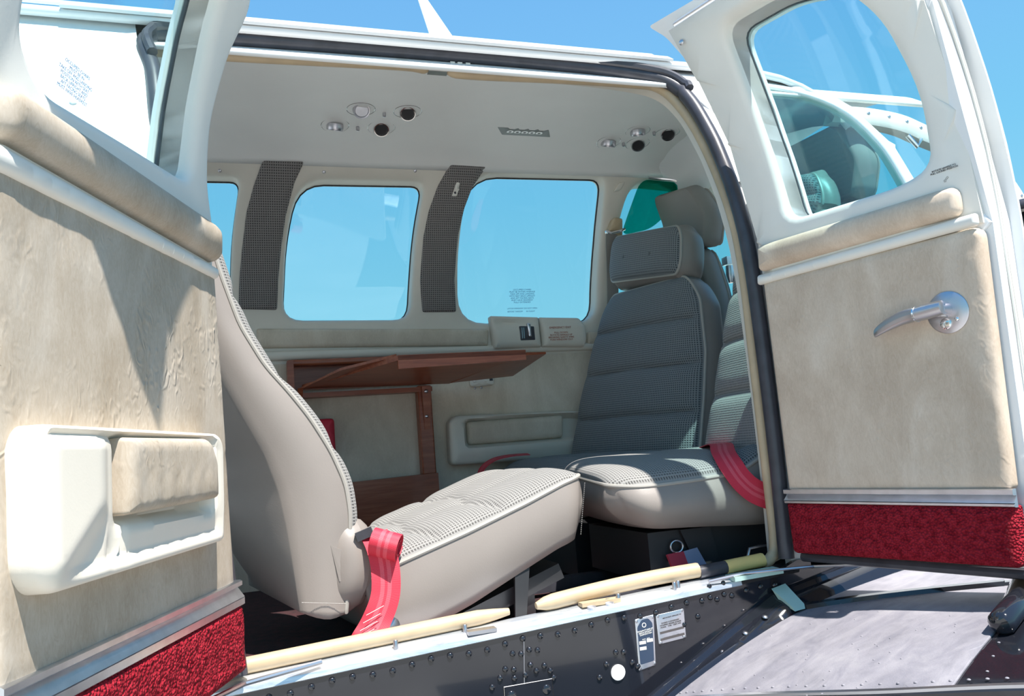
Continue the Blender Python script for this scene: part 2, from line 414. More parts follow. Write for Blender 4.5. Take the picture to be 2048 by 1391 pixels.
def mould(name, surf, u0, u1, prof, mat, parent, n=24, ends=True):
    """extruded moulding along a surface: prof is a list of (b or callable, t)"""
    rows = [[surf(u, (b(u) if callable(b) else b), t) for b, t in prof] for u in np.linspace(u0, u1, n)]
    q = MB().grid(rows)
    if ends: q.f += [tuple(range(len(prof))), tuple((n-1)*len(prof)+k for k in range(len(prof)))]
    return q.build(name, mat, parent, ang=35)
def resamp(P, n):
    P = np.array(P, float); d = np.r_[0, np.cumsum(np.linalg.norm(np.diff(P, axis=0), axis=1))]
    return np.stack([np.interp(np.linspace(0, d[-1], n), d, P[:, k]) for k in range(3)], 1)
def cushion(parent, FN, FF, BN, BF, bulge=.03, seams=(), vseams=(), depth=.012, side=.015, backb=.01, cr=(.12, .12), mats=('fabric', 'leather'), nv=90, nu=44, names=('cover', 'shell'), pipe=True, scal=0, endround=0, pw=.5, pipe_ends=(True, True)):
    """padded part lofted between near/far edge curves of its front (FN, FF) and back (BN, BF), bottom to top"""
    def sm(c):
        c = resamp(c, max(8, nv)); k = np.ones(5)/5
        if len(c) > 8:
            q = c.copy()
            for j in range(3): q[2:-2, j] = np.convolve(c[:, j], k, 'valid')
            c = q
        return resamp(c, nv)
    FN, FF, BN, BF = [sm(c) for c in (FN, FF, BN, BF)]
    wid = np.linalg.norm(FN-FF, axis=1).mean(); Lv = np.linalg.norm(np.diff(FN, axis=0), axis=1).sum()
    vv = np.linspace(0, 1, nv); vv = .5-.5*np.cos(np.pi*(vv*.8+.1)); vv = (vv-vv[0])/(vv[-1]-vv[0])
    uu = np.sin(np.linspace(-1, 1, nu)*np.pi/2*.86)/math.sin(np.pi/2*.86)
    def at(c, v): i = v*(nv-1); k = min(int(i), nv-2); return c[k]+(c[k+1]-c[k])*(i-k)
    def wsc(v):
        s = 1
        for e_, d in ((cr[0], v), (cr[1], 1-v)):
            rv = e_*wid/Lv
            if e_ > 0 and d < rv: q = 1-d/rv; s = 1-e_*(1-math.sqrt(max(0, 1-q*q)))
        return s
    fr, bk, fuv = [], [], []
    for v in vv:
        a, b, c, d = at(FN, v), at(FF, v), at(BN, v), at(BF, v); w = wsc(v)
        nrm = ((a+b)-(c+d))/2; nrm /= np.linalg.norm(nrm)+1e-9
        R, Q = [], []
        for u in uu:
            s = (1+u*w)/2; p = a+(b-a)*s; q = c+(d-c)*s
            h = bulge*(max(0, 1-abs(u)**4)**pw)*(max(0, 1-abs(2*v-1)**6)**pw)
            ed = min(1, (1-abs(u))/.12)*min(1, min(v, 1-v)*Lv/.03)
            for sv in seams:
                svv = sv+scal*math.cos(u*math.pi*2.0) if scal else sv
                h -= depth*(math.exp(-((v-svv)*Lv/.0055)**2)*.6+math.exp(-((v-svv)*Lv/.022)**2)*.5)*ed
            for su in vseams: h -= depth*.5*math.exp(-((u-su)*wid/2/.02)**2)*ed
            R.append(p+nrm*h); fuv.append((s*wid, v*Lv))
            Q.append(q-nrm*backb*(1-u*u)*max(0, 1-abs(2*v-1)**4))
        fr.append(R); bk.append(Q)
    m = MB(); m.grid([[Vector(p) for p in r] for r in fr], fuv); cover = m.build(names[0], mats[0], parent, ang=75)
    ring_f = [(0, j) for j in range(nu)]+[(i, nu-1) for i in range(1, nv)]+[(nv-1, j) for j in range(nu-2, -1, -1)]+[(i, 0) for i in range(nv-2, 0, -1)]
    cenf = np.mean([np.mean(r, 0) for r in fr], 0); rows = []
    K = 7
    for k in range(K+1):
        t = k/K; row = []
        for i, j in ring_f:
            p, q = fr[i][j], bk[i][j]; x = p+(q-p)*t
            o = np.zeros(3)
            if j in (0, nu-1): o += (fr[i][j]-fr[i][nu-1-j])/wid*side
            if i in (0, nv-1): o += (fr[i][j]-fr[nv-1-i][j])/Lv*side
            row.append(Vector(x+o*math.sin(math.pi*t)))
        row.append(row[0]); rows.append(row)
    s = MB(); s.grid(rows); s.grid([[Vector(p) for p in r] for r in bk])
    shell = s.build(names[1], mats[1], parent, ang=60)
    bm = bmesh.new(); bm.from_mesh(shell.data); bmesh.ops.remove_doubles(bm, verts=bm.verts, dist=1e-5); bmesh.ops.recalc_face_normals(bm, faces=bm.faces); bm.to_mesh(shell.data); bm.free()
    if pipe:
        t = MB(); t.tube([Vector(fr[i][j]) for i, j in ring_f], .0042, 8, closed=True); t.build('piping', 'piping', parent)
    return cover, shell

def ribbon(name, pts, wdir, width, mat='belt', parent=None, thick=.0016, n=8):
    P = [Vector(p) for p in spl(pts, n, False)]; m = len(P)
    W = [Vector(w) for w in spl(wdir, n, False)] if hasattr(wdir[0], '__len__') else [Vector(wdir)]*m
    rows, uv = [], []; L = 0; rows2 = []
    for i, p in enumerate(P):
        t = (P[min(i+1, m-1)]-P[max(i-1, 0)]).normalized(); w = W[i]-t*W[i].dot(t); w.normalize(); nn = t.cross(w)
        if i: L += (p-P[i-1]).length
        rows.append([p+w*width*k+nn*thick/2 for k in (-.5, -.25, 0, .25, .5)]); rows2.append([p+w*width*k-nn*thick/2 for k in (-.5, -.25, 0, .25, .5)])
        uv += [(L, width*k) for k in (-.5, -.25, 0, .25, .5)]
    q = MB(); q.grid(rows, uv); q.grid(rows2, uv)
    nn = m*5
    for i in range(m-1):
        for k in (0, 4): q.f.append((i*5+k, (i+1)*5+k, (i+1)*5+k+nn, i*5+k+nn))
    for i in (0, m-1):
        for k in range(4): q.f.append((i*5+k, i*5+k+1, i*5+k+1+nn, i*5+k+nn))
    return q.build(name, mat, parent, ang=60)
# ------------------------------------------------------------------ large structure
o = MB().add([(-60, -60, -1.05), (60, -60, -1.05), (60, 60, -1.05), (-60, 60, -1.05)], [(0, 1, 2, 3)]).build('ground', 'tarmac'); struct(o, 'sunlit grey tarmac under the aircraft', 'ground')
o = MB().box((.55, .58, -.085), (2.7, 1.04, .05)).build('floor', 'carpet_shaded'); struct(o, 'red cabin floor carpet with shade painted into its colour', 'floor')
MB().box((.50, .115, -.0585), (1.0, .10, .007)).build('carpet_edge', 'carpet', o)  # same floor carpet, left full red where light reaches it

W_HOLES = [rnd([(-.42, .715), (-.045, .71), (-.03, .95), (0, 1.098), (-.38, 1.094), (-.42, .95)], [.05, .05, .2, .03, .07, .2]),
           rnd([(.105, .715), (.490, .708), (.508, .97), (.528, 1.100), (.160, 1.096), (.122, .95)], [.06, .055, .2, .035, .08, .2]),
           rnd([(.648, .692), (1.128, .688), (1.132, .95), (1.122, 1.131), (.668, 1.127), (.645, .93)], [.09, .07, .2, .04, .10, .2]),
           rnd([(1.19, .655), (1.84, .655), (1.74, .95), (1.58, 1.10), (1.215, 1.118), (1.185, .95)], [.06, .08, .1, .1, .06, .2])]
wall = pad('wall_left', rnd([(-.8, .575), (1.95, .575), (1.9, .8), (1.62, 1.15), (-.8, 1.15)], .005), FW, .0, .018, -.072, 'liner', None, W_HOLES, .035)
struct(wall, 'cream moulded cabin side wall around the far windows', 'wall')
for i, h in enumerate(W_HOLES):
    A = np.array(h); c = A.mean(0); B = [tuple(c+(p-c)*1.04) for p in A]
    w = pad('window_%d' % (i+1), B, FW, -.062, 0, -.066, 'glass' if i < 3 else 'glass_teal', None, (), .05)
    struct(w, ['leftmost far cabin window half behind the left door', 'far cabin window between the two grey woven strips', 'far cabin window with blue lettering and latch cover', 'far cockpit window beyond the front seats'][i], 'window')
    if i < 3:
        rb = MB(); rb.tube([FW(a, b, -.060) for a, b in [tuple(c+(p-c)*1.0) for p in A]], .0035, 6, closed=True)
        rb.build('window_seal', 'matte_black', w)
low = pad('wall_panel', [(-.8, -.07), (1.95, -.07), (1.95, .60), (-.8, .60)], FW, .0, .004, -.05, 'suede_wall', wall, (), .1)
rail = pad('ledge', rnd([(-.8, .597), (1.93, .585), (1.93, .606), (-.8, .63)], .008), FW, .016, .012, 0, 'liner', wall, (), .05)

rows = [[CE(x, y, 0) for y in np.linspace(.175, .90, 40)] for x in np.linspace(-.8, 1.7, 30)]
cl = MB().grid(rows).build('ceiling', 'headliner'); struct(cl, 'pale fabric headliner of the cabin', 'ceiling')
mo = cl.modifiers.new('solid', 'SOLIDIFY'); mo.thickness = .01; mo.offset = 0
cv = MB().tube([(x, .884, 1.146+.004*math.sin(x*9)) for x in np.linspace(-.78, 1.65, 40)], .008, 8).build('cove_moulding', 'liner', cl)
# small trim screws along the far wall top
for x, z in ((-.053, 1.106), (.229, 1.111), (.494, 1.121), (.812, 1.139), (.956, 1.139), (1.102, 1.138)):
    s = MB().dome(FW(x, z, .001), (0, -1, -.5), .005, .002, 10).build('wall_screw', 'satin', wall)

# roof skin
RY = [.180, .190, .205, .235, .30, .40, .55, .70, .82, .90, .935]; RZ = [1.132, 1.143, 1.153, 1.168, 1.190, 1.213, 1.222, 1.213, 1.192, 1.168, 1.146]
_ry = resamp(list(zip(RY, RZ, [0]*len(RY))), 60)
def rdrop(x): return float(np.interp(x, [1.18, 1.25, 1.307, 1.39, 1.44], [0, .008, .022, .060, .125]))
rows = [[(x, y, z-rdrop(x)) for y, z, _ in _ry] for x in np.r_[np.linspace(-3.4, -.4, 12), np.linspace(-.3, 1.44, 30)]]
rf = MB().grid(rows).build('roof', 'white'); struct(rf, 'white painted fuselage roof skin', 'roof')
mo = rf.modifiers.new('solid', 'SOLIDIFY'); mo.thickness = .014; mo.offset = -1
# stepped edge strips on the roof lip
for k, (y, z, x0, x1, hh) in enumerate(((.186, 1.146, -.30, .955, .006), (.215, 1.166, -1.2, .93, .005))):
    MB().box(((x0+x1)/2, y, z), (x1-x0, .03, hh), (Vector((1, 0, 0)), Vector((0, .78, .62)), Vector((0, -.62, .78)))).build('lip_strip', 'white', rf)

# aft outside skin and forward pillar with cockpit side window
aft = pad('wall_right', [(-3.4, -.5), (-.07, -.5), (-.07, 0), (-.10, .5), (-.135, .85), (-.15, 1.0), (-.17, 1.07), (-.18, 1.14), (-3.4, 1.14)], NW, 0, 0, -.03, 'white', None, (), .12)
struct(aft, 'white fuselage side behind the left door', 'fuselage wall')
for zz, xs in ((.80, (-.42, -.37, -.32)), (.86, (-.49, -.36, -.29)), (.91, (-.46, -.33, -.26))):
    for x in xs: MB().dome(NW(x, zz, .0), (0, -1, .2), .006, .002, 10).build('skin_rivet', 'white', aft)
HOLE_F = rnd([(1.06, .66), (1.455, .655), (1.440, .83), (1.425, .935), (1.385, 1.03), (1.31, 1.075), (1.17, 1.098), (1.085, 1.09)], [.03, .03, .1, .1, .08, .08, .1, .03])
fwd = pad('wall_front', [(.995, -.02), (2.3, -.02), (2.3, .5), (1.9, .62), (1.52, .64), (1.482, .8), (1.470, .92), (1.430, 1.03), (1.39, 1.078), (1.307, 1.113), (1.165, 1.137), (.965, 1.145), (.955, 1.11), (.985, 1.02), (.995, .8)],
          NW, 0, .01, -.03, 'white', None, [HOLE_F], .05)
struct(fwd, 'white fuselage side and arched cockpit window frame', 'fuselage wall')
w = pad('window_5', [tuple(np.array(HOLE_F).mean(0)+(np.array(p)-np.array(HOLE_F).mean(0))*1.03) for p in HOLE_F], NW, -.012, 0, -.016, 'glass_teal', None, (), .06)
struct(w, 'teal tinted near cockpit side window', 'window')

# black lower skin, rivets inside the mesh
def zs(x): return -.027+.055*x
SK = Plane((0, 0, 0), (1, 0, 0), (0, 0, 1))     # outward normal is -Y
skin = pad('wall_lower', [(-.9, -.6), (1.6, -.6), (1.6, .02), (1.0, .025), (.98, .018)]+[(x, zs(x)-.022) for x in np.linspace(.95, -.9, 20)], SK, 0, 0, -.012, 'black', None, (), .15)
struct(skin, 'glossy black riveted fuselage side below the door sill', 'fuselage wall')
rv = MB(); sc = MB()
for x in np.arange(-.05, .97, .032): rv.dome((x, -.001, zs(x)-.040-.003*math.sin(x*40)), (0, -1, 0), .0054, .0034, 10)
for dx, dz in ((.41, -.062), (.425, -.065), (.44, -.06), (.455, -.063), (.395, -.085), (.41, -.088), (.44, -.085), (.385, -.098), (.41, -.102), (.43, -.1), (.45, -.096), (.465, -.09), (.48, -.112), (.37, -.11), (.475, -.1),
               (.60, -.088), (.615, -.09), (.58, -.105), (.63, -.11), (.565, -.125), (.64, -.118), (.80, .0), (.83, .002), (.86, .006), (.80, -.02), (.83, -.018), (.74, -.06), (.77, -.05)):
    rv.dome((dx, -.001, dz), (0, -1, 0), .0052, .0034, 10)
rv.build('rivet_heads', 'black', skin)['kind'] = 'stuff'
pm = MB(); pm.box((.4285, -.0012, -.080), (.0012, .0016, .072), (Vector((1, 0, .0)), Vector((0, 1, 0)), Vector((.07, 0, 1)).normalized())).build('panel_seam', 'satin', skin)
ic = MB().box((.433, -.002, -.150), (.084, .004, .072)).build('inspection_cover', 'black', skin)
MB().tube([(.390, -.002, -.187), (.390, -.002, -.113), (.476, -.002, -.113), (.476, -.002, -.187)], .0011, 6, closed=True).build('cover_seam', 'rim', ic)
for x in (.402, .465): MB().dome((x, -.004, -.128), (0, -1, 0), .008, .003, 14).build('cover_screw', 'black', ic)
MB().lathe([(.0135, 0), (.0135, .002), (.011, .003)], (.600, -.001, -.122), (0, -1, 0), 24).build('white_spot', 'white', skin)
# sill plate and step
rows = [[(x, y, zs(x)+dz) for y, dz in ((.10, -.03), (.05, -.012), (.035, -.008), (.012, -.012), (-.003, -.018), (-.005, -.026), (-.001, -.028))] for x in np.linspace(-.25, .868, 30)]
sp = MB().grid(rows).build('trim_1', 'sill'); struct(sp, 'scratched bare aluminium door sill plate', 'sill plate')
rows = [[(x, y, zs(x)+dz) for y, dz in ((.10, -.03), (.04, -.012), (-.004, -.02), (-.001, -.026))] for x in np.linspace(.868, 1.0, 8)]
MB().grid(rows).build('sill_end', 'matte_black', sp)
for x, yy in ((.215, .012), (.335, .02), (.62, .012), (.735, .012), (.745, .016)):
    MB().lathe([(.004, 0), (.004, .013), (.003, .0145)], (x, yy, zs(x)-.013), (0, 0, 1), 10).build('sill_pin', 'satin', sp)
MB().box((.36, .008, zs(.36)-.012), (.05, .02, .006), None).build('striker_plate', 'satin', sp)
for x in (.565, .60): MB().lathe([(.009, 0), (.009, .004), (.005, .005)], (x, .012, zs(x)-.012), (0, -.5, 1), 12).build('striker_screw', 'satin', sp)
MB().box((.585, .018, zs(.585)-.008), (.075, .02, .007)).build('striker_plate', 'seal', sp)

# door opening jamb and seals
JP = [(-.03, -.03), (-.06, .3), (-.09, .6), (-.125, .85), (-.14, .99), (-.158, 1.06), (-.155, 1.10), (-.11, 1.12), (.2, 1.13), (.5, 1.132), (.75, 1.125), (.88, 1.112), (.94, 1.09), (.965, 1.04), (.974, .95), (.98, .8), (.986, .6), (.99, .4), (.99, .2), (.986, .03)]
JS = spl(JP, 5, False)
rows = [[(x, g(z)+d, z-q) for d, q in ((-.004, 0), (.02, 0), (.05, .012), (.075, .015))] for x, z in JS]
jm = MB().grid(rows).build('trim_2', 'liner'); struct(jm, 'cream door opening jamb', 'door frame')
bs = [(x-(.006 if x > .9 and z < 1.05 else 0), g(z)+.006, z-(.006 if z > 1.06 else 0)) for x, z in JS]
b1 = MB().tube(bs, .0155, 10).build('trim_3', 'rubber'); struct(b1, 'black rubber door seal around the opening', 'door seal')
MB().tube([(x+.006, y-.012, z+.012) for x, y, z in bs[22:66]], .0095, 8).build('seal_lip', 'rubber', b1)
cs1 = spl([(-.2, .215, 1.085), (-.002, .207, 1.083), (.222, .214, 1.092), (.34, .213, 1.094), (.385, .213, 1.088)], 5, False)
cs2 = spl([(.425, .205, 1.082), (.5, .209, 1.083), (.7, .215, 1.092), (.86, .212, 1.092), (.924, .205, 1.083), (.957, .175, 1.03), (.971, .12, .925), (.980, .064, .768), (.985, .044, .632), (.984, .04, .401), (.984, .04, .188), (.981, .038, .06), (.965, .034, .03), (.945, .032, .022)], 5, False)
c1 = MB().tube(cs1, [.009]+[.0115]*(len(cs1)-3)+[.010, .006], 10).tube(cs2, [.006, .010]+[.0115]*(len(cs2)-2), 10).build('trim_4', 'seal'); struct(c1, 'cream rubber inner seal bead around the opening', 'inner seal')
MB().box((.405, .212, 1.088), (.042, .018, .014)).build('metal_clip', 'chrome', c1)
MB().tube([(x, .036, zs(x)+.004) for x in np.linspace(-.12, .42, 20)], [.013]*18+[.010, .006], 10).build('sill_bead', 'seal', c1)
MB().tube([(x, .034+.006*math.sin((x-.47)*9), zs(x)+.004+.006*math.sin((x-.47)*7)) for x in np.linspace(.47, .80, 20)], [.006, .012]+[.014]*18, 10).build('sill_bead', 'seal', c1)
MB().tube([(x, .034, zs(x)+.004) for x in np.linspace(.80, .86, 6)], .0125, 10).build('sill_bead_tape', 'rubber', c1)
MAT['yellow'] = plain('yellow_tape', (.88, .62, .22), .5)
MB().tube([(x, .034, zs(x)+.003) for x in np.linspace(.86, .945, 6)], .0135, 10).build('sill_bead_tape', 'yellow', c1)['label'] = 'yellow taped length'
MAT['mint'] = plain('mint_primer', (.40, .58, .52), .45)
MB().box((.90, .0, zs(.9)-.012), (.10, .04, .008), (Vector((1, -.12, .05)).normalized(), Vector((.12, 1, 0)).normalized(), Vector((0, 0, 1)))).build('sill_patch', 'mint', sp)
for dx in (-.016, 0, .018): MB().box((.455+dx, .214, 1.104), (.010, .010, .010)).build('header_bracket', 'liner', jm)

# ------------------------------------------------------------------ wing
_WX = [-1.3, .5, .65, .75, .85, .95, 1.05, 1.2, 1.4, 2.3]; _WZ = [-.75, -.265, -.182, -.135, -.095, -.062, -.040, -.018, 0, .02]
_wx = np.linspace(-1.3, 2.3, 721); _wz = np.convolve(np.pad(np.interp(_wx, _WX, _WZ), 12, mode='edge'), np.ones(25)/25, 'valid')
def wz(x): return float(np.interp(x, _wx, _wz))
def wp(x, y, t=0): return Vector((x, y, wz(x)-.05*y+t))
class WingS:
    def __call__(s, a, b, t=0): return wp(a, b, t)
WS = WingS()
wing = thing('wing', (.8, -.5, 0), 'black wing root with grey non-slip walkway under the right door', 'wing')
def xte(y): return float(np.interp(-y, [.02, .05, .182, .394, .563, .75, 4], [.628, .645, .70, .782, .858, .92, 1.15]))
rows = [[wp(xte(y)+(2.3-xte(y))*t, y) for y in (-.022, -.05, -.12, -.182, -.28, -.394, -.48, -.563, -.65, -.75, -1.5, -4)] for t in np.linspace(0, 1, 90)]
rows = [[r[0]-Vector((0, 0, .08))]+r+[r[-1]-Vector((0, 0, .08))] for r in rows]
mb = MB().grid(rows); ws = mb.build('wing_skin', 'black', wing)
pad('walkway', rnd([(.672, -.05), (.727, -.182), (.809, -.394), (.848, -.488), (1.02, -.425), (1.15, -.34), (1.6, -.25), (1.6, -.04), (.95, -.04)], .008), WS, .003, .002, 0, 'walk', wing, (), .03)
el = [(.62, .05), (.672, -.05), (.727, -.182), (.809, -.394), (.886, -.563), (.96, -.75)]
es = spl(el[1:], 8, False); rows = []
for i, (x, y) in enumerate(es):
    rows.append([wp(x+.002, y+.001, .0), wp(x+.002, y+.001, .004), wp(x-.003, y-.001, .004), wp(x-.003, y-.001, 0)])
MB().grid(rows).build('edge_strip', 'satin', wing)
rv = MB()
for x, y in es[::1]: rv.dome(wp(x+.014, y+.004, .003), (0, 0, 1), .0026, .0016, 8)
for k in range(44):
    x = random.uniform(.76, 1.02); y = random.uniform(-.40, -.06); rv.dome(wp(x, y, .003), (0, 0, 1), .0018, .0008, 6)
for k in range(7): rv.dome(wp(.90+.035*k, -.50+.02*k, 0), (0, 0, 1), .0022, .0012, 6)
rv.build('rivet_heads', 'walk', wing)['kind'] = 'stuff'
def bar4(p0, p1, w, h): 
    (x0, y0), (x1, y1) = p0, p1; L = math.hypot(x1-x0, y1-y0); dx, dy = -(y1-y0)/L*w/2, (x1-x0)/L*w/2
    n = 8; rows = []
    for k in range(n+1):
        x, y = x0+(x1-x0)*k/n, y0+(y1-y0)*k/n; rows.append([wp(x-dx, y-dy, 0), wp(x-dx*.6, y-dy*.6, h), wp(x+dx*.6, y+dy*.6, h), wp(x+dx, y+dy, 0)])
    return MB().grid(rows)
bar4((.945, -.02), (1.175, -.30), .022, .010).build('flap_gap_strip', 'black', wing)
bar4((1.175, -.30), (1.27, -.41), .020, .008).build('flap_gap_strip', 'black', wing)
bb = MB().tube([wp(.984, -.452, .016), wp(.986, -.451, .016), wp(.992, -.449, .016), wp(1.06, -.418, .016), wp(1.15, -.358, .016), wp(1.30, -.27, .016), wp(1.305, -.266, .016)], [.006, .013, .018, .018, .018, .018, .009], 14).build('step_bar', 'black', wing)
# fillet strip between skin and wing
rows = []
for x in np.linspace(.62, 1.25, 40):
    zt = np.interp(x, [.52, .65, .745, .824, .93, 1.25], [-.238, -.171, -.123, -.081, -.028, .03])
    wzz = wz(x); top = max(zt, wzz+.012)
    P = [Vector((x, -.0008, top)), Vector((x, -.010, top-.002)), Vector((x, -.016, top-.010)), Vector((x, -.026, min(top-.012, top)*1.0)), Vector((x, -.044, max(wzz+.012, top-.022))), Vector((x, -.050, wzz+.006)), Vector((x, -.062, wzz+.002))]
    rows.append(P)
fl = MB().grid(rows).build('fillet_strip', 'black', wing)
for x in (.655, .70, .745, .795, .845, .89):
    zt = np.interp(x, [.52, .65, .745, .824, .93, 1.25], [-.238, -.171, -.123, -.081, -.028, .03]); MB().dome((x, -.034, zt-.0135), (0, -.4, 1), .0058, .003, 12).build('fillet_screw', 'satin', wing)
MB().hexa([(.935, -.02, -.042), (.965, -.02, -.038), (.960, -.060, -.052), (.94, -.056, -.055), (.930, -.006, -.020), (.962, -.006, -.014), (.962, -.056, -.044), (.938, -.052, -.047)]).build('fillet_clip', 'mint', wing)

# ------------------------------------------------------------------ doors
LHX = [(-.028, -.02), (-.008, .114), (.018, .389), (.032, .584), (.036, .65), (.073, .724), (.094, .792), (.103, .88), (.105, .965), (.16, 1.0), (.335, 1.075), (.45, 1.125)]
door1 = struct(thing('door_1', tuple(LD(0, 0)), 'left cabin door swung open with sunlit beige suede panel', 'door'))
lh = rnd([(.128, .694), (.300, .684), (.470, .672), (.512, .70), (.522, .80), (.515, .95), (.48, 1.03), (.32, .99), (.185, .955), (.160, .87), (.138, .77)], [.03, .02, .05, .05, .05, .05, .04, .03, .03, .05, .03])
LHX = [LHX[0]]+spl(LHX[1:], 5, False)
full = LHX+[(.58, 1.205), (.597, 1.16), (.592, .9), (.585, .6), (.575, -.02)]  # unseen top corner raised to shape the door's shadow on its panel
pad('outer_skin', [(u*1.02-.012, z) for u, z in full], LD, -.060, 0, -.066, 'white', door1, [lh], .08)
pad('door_core', full, LD, -.012, .006, -.060, 'cream', door1, [lh], .08)
pad('window_surround', [(.026, .572)]+[p for p in LHX if p[1] > .58]+[(.575, 1.20), (.58, .9), (.572, .572)], LD, .004, .014, -.055, 'cream', door1, [lh], .04)  # out-of-view top follows the corner raised for the shadow
A = np.array(lh); c = A.mean(0)
pad('window_pane', [tuple(c+(p-c)*1.04) for p in A], LD, -.046, 0, -.049, 'glass_door', door1, (), .06)
MB().tube([LD(a, b, -.050) for a, b in [tuple(c+(p-c)*1.005) for p in A]], .004, 6, closed=True).build('pane_seal', 'rubber', door1)
def crease(a, b): return .0006*math.sin(a*70+3*math.sin(b*23))*math.sin(b*31+2*math.sin(a*40))
pad('side_panel', rnd([(-.004, .108), (.533, .108), (.548, .580), (.034, .580), (.016, .38)], .004, step=.02), LD, .006, .008, -.012, 'suede_worn_sun', door1, (), .016, crease)
pad('padded_strip', rnd([(.040, .594), (.550, .594), (.553, .648), (.044, .652)], [.02, .02, .03, .025]), LD, .026, .022, .002, 'suede_worn_sun', door1, (), .02)
pad('ledge', rnd([(.034, .572), (.565, .564), (.567, .590), (.036, .590)], .006), LD, .014, .010, 0, 'cream', door1, (), .04)
def ss(x): return min(1, max(0, x))**2*(3-2*min(1, max(0, x)))
def arm(a, b):
    rec = ss((.388-a)/.008)*ss((a-.128)/.010)*ss((b-.222-.030*(a-.12))/.014)*ss((.330-b)/.005)
    slot = ss((a-.36)/.01)*ss((b-.3215)/.003)*ss((.332-b)/.002)*ss((.533-a)/.02)
    dd = ((.262-b)*.80+(.44-a)*.60)
    facet = ss(max((.438-a)/.045, dd/.045))*ss((a-.36)/.03)
    low = ss((.225+.02*(a < .4)-b)/.05)*(a < .40)
    return -.020*rec-.016*slot-.014*facet*(1-.0*rec)-.010*(a <= .375)*1.0-.006*low
ar = pad('armrest', rnd([(.100, .186), (.505, .184), (.524, .205), (.528, .318), (.515, .336), (.112, .334), (.096, .318)], [.012, .02, .03, .02, .012, .012, .012], step=.012), LD, .043, .018, .004, 'armcream', door1, (), .0065, arm)
pad('armrest_pad', rnd([(.136, .246), (.380, .243), (.380, .325), (.160, .326), (.138, .302)], [.006, .005, .006, .012, .012], step=.012), LD, .044, .012, .010, 'suede_worn_sun', ar, (), .010, lambda a, b: .0015*math.sin(a*160+4*math.sin(b*90))*math.sin(b*140))
for z0, z1, t in ((.1065, .1165, .011), (.0905, .1065, .005), (.0775, .0905, .011)):
    us = lambda z: -.016-(.114-z)*.3
    mould('metal_strip', LD, us(z0), .536, [(z0, 0), (z0, t*.7), (z0+.002, t), (z1-.002, t), (z1, t*.7), (z1, 0)] if t > .008 else [(z0, 0), (z0, .0125), (z1, .0008), (z1, 0)], 'alu', door1)
def rough(a, b): return random.uniform(-.0018, .0018)
pad('kick_carpet', rnd([(-.030, -.02), (.530, -.02), (.535, .079), (-.024, .079)], .006, step=.01), LD, .012, .012, -.012, 'carpet', door1, (), .006, rough)
MB().tube([LD(.15, -.028, -.02), Vector((-.02, -.03, -.035)), Vector((.095, .0, zs(.1)-.006))], .004, 8).build('door_stay', 'satin', door1)

door2 = struct(thing('door_2', tuple(RD(0, 0)), 'right cabin door swung open with shaded beige panel and metal handle', 'door'))
rh = rnd([(.078, .672), (.300, .666), (.362, .680), (.373, .80), (.352, .93), (.31, .995), (.215, 1.032), (.082, 1.036), (.070, .88)], [.035, .03, .05, .05, .05, .04, .04, .035, .1])
rfull = [(-.002, .034), (-.004, .142), (-.006, .575), (-.006, .65), (-.012, .85), (-.022, .98), (-.030, 1.078), (.30, 1.070), (.405, 1.02), (.418, .92), (.420, .57), (.412, .04)]
pad('outer_skin', rnd([(-.012, .02), (.436, .02), (.446, .57), (.444, .95), (.42, 1.04), (.31, 1.085), (.20, 1.104), (.03, 1.124), (-.106, 1.131), (-.084, 1.103), (-.02, .9)], .01), RD, -.074, 0, -.080, 'white', door2, [rh], .08)
pad('door_core', [(u-.004 if u < .3 else u+.010, z) for u, z in rfull], RD, -.014, .006, -.074, 'white', door2, [rh], .08)
pad('window_surround', [(-.007, .566), (.421, .571), (.4215, .75), (.421, .92), (.408, 1.02), (.30, 1.072), (-.030, 1.078), (-.022, .98), (-.012, .85), (-.006, .65)], RD, .004, .014, -.070, 'cream', door2, [rh], .04)
A = np.array(rh); c = A.mean(0)
pad('window_pane', [tuple(c+(p-c)*1.04) for p in A], RD, -.058, 0, -.061, 'glass_door', door2, (), .06)
MB().tube([RD(a, b, -.062) for a, b in [tuple(c+(p-c)*1.005) for p in A]], .003, 6, closed=True).build('pane_seal', 'rubber', door2)
pad('side_panel', rnd([(.002, .160), (.410, .162), (.422, .566), (.000, .570)], [.003, .01, .02, .004], step=.02), RD, .006, .012, -.014, 'suede_door_shade', door2, (), .02,
    lambda a, b: .0022*max(0, (a-.36)/.06)*math.sin(b*130+5*math.sin(b*37)+a*90))
pad('padded_strip', rnd([(.000, .588), (.400, .588), (.402, .636), (.006, .640)], [.012, .014, .018, .010]), RD, .022, .020, .002, 'suede_door_shade', door2, (), .02)
pad('ledge', rnd([(-.010, .564), (.420, .566), (.420, .586), (-.008, .584)], .006), RD, .012, .010, 0, 'cream', door2, (), .04)
for z0, z1, t in ((.1545, .1645, .011), (.1435, .1545, .005), (.137, .1435, .011)):
    mould('metal_strip', RD, -.003, .413, [(z0, 0), (z0, t*.7), (z0+.0015, t), (z1-.0015, t), (z1, t*.7), (z1, 0)] if t > .008 else [(z0, 0), (z0, .0125), (z1, .0008), (z1, 0)], 'alu', door2)
pad('kick_carpet', rnd([(.000, .044), (.408, .048), (.412, .139), (-.002, .138)], [.01, .01, .006, .004], step=.01), RD, .012, .012, -.014, 'carpet', door2, (), .006, lambda a, b: random.uniform(-.0005, .0005))
br = MB().tube([RD(.0, .034, -.02), RD(.41, .036, -.02)], .009, 8).build('bottom_seal', 'rubber', door2)
MB().hexa([RD(0, .026, -.02), RD(.42, .028, -.02), RD(.42, .028, -.07), RD(0, .026, -.07), RD(0, .040, -.02), RD(.42, .042, -.02), RD(.42, .042, -.07), RD(0, .040, -.07)]).build('bottom_rail', 'seal', door2)
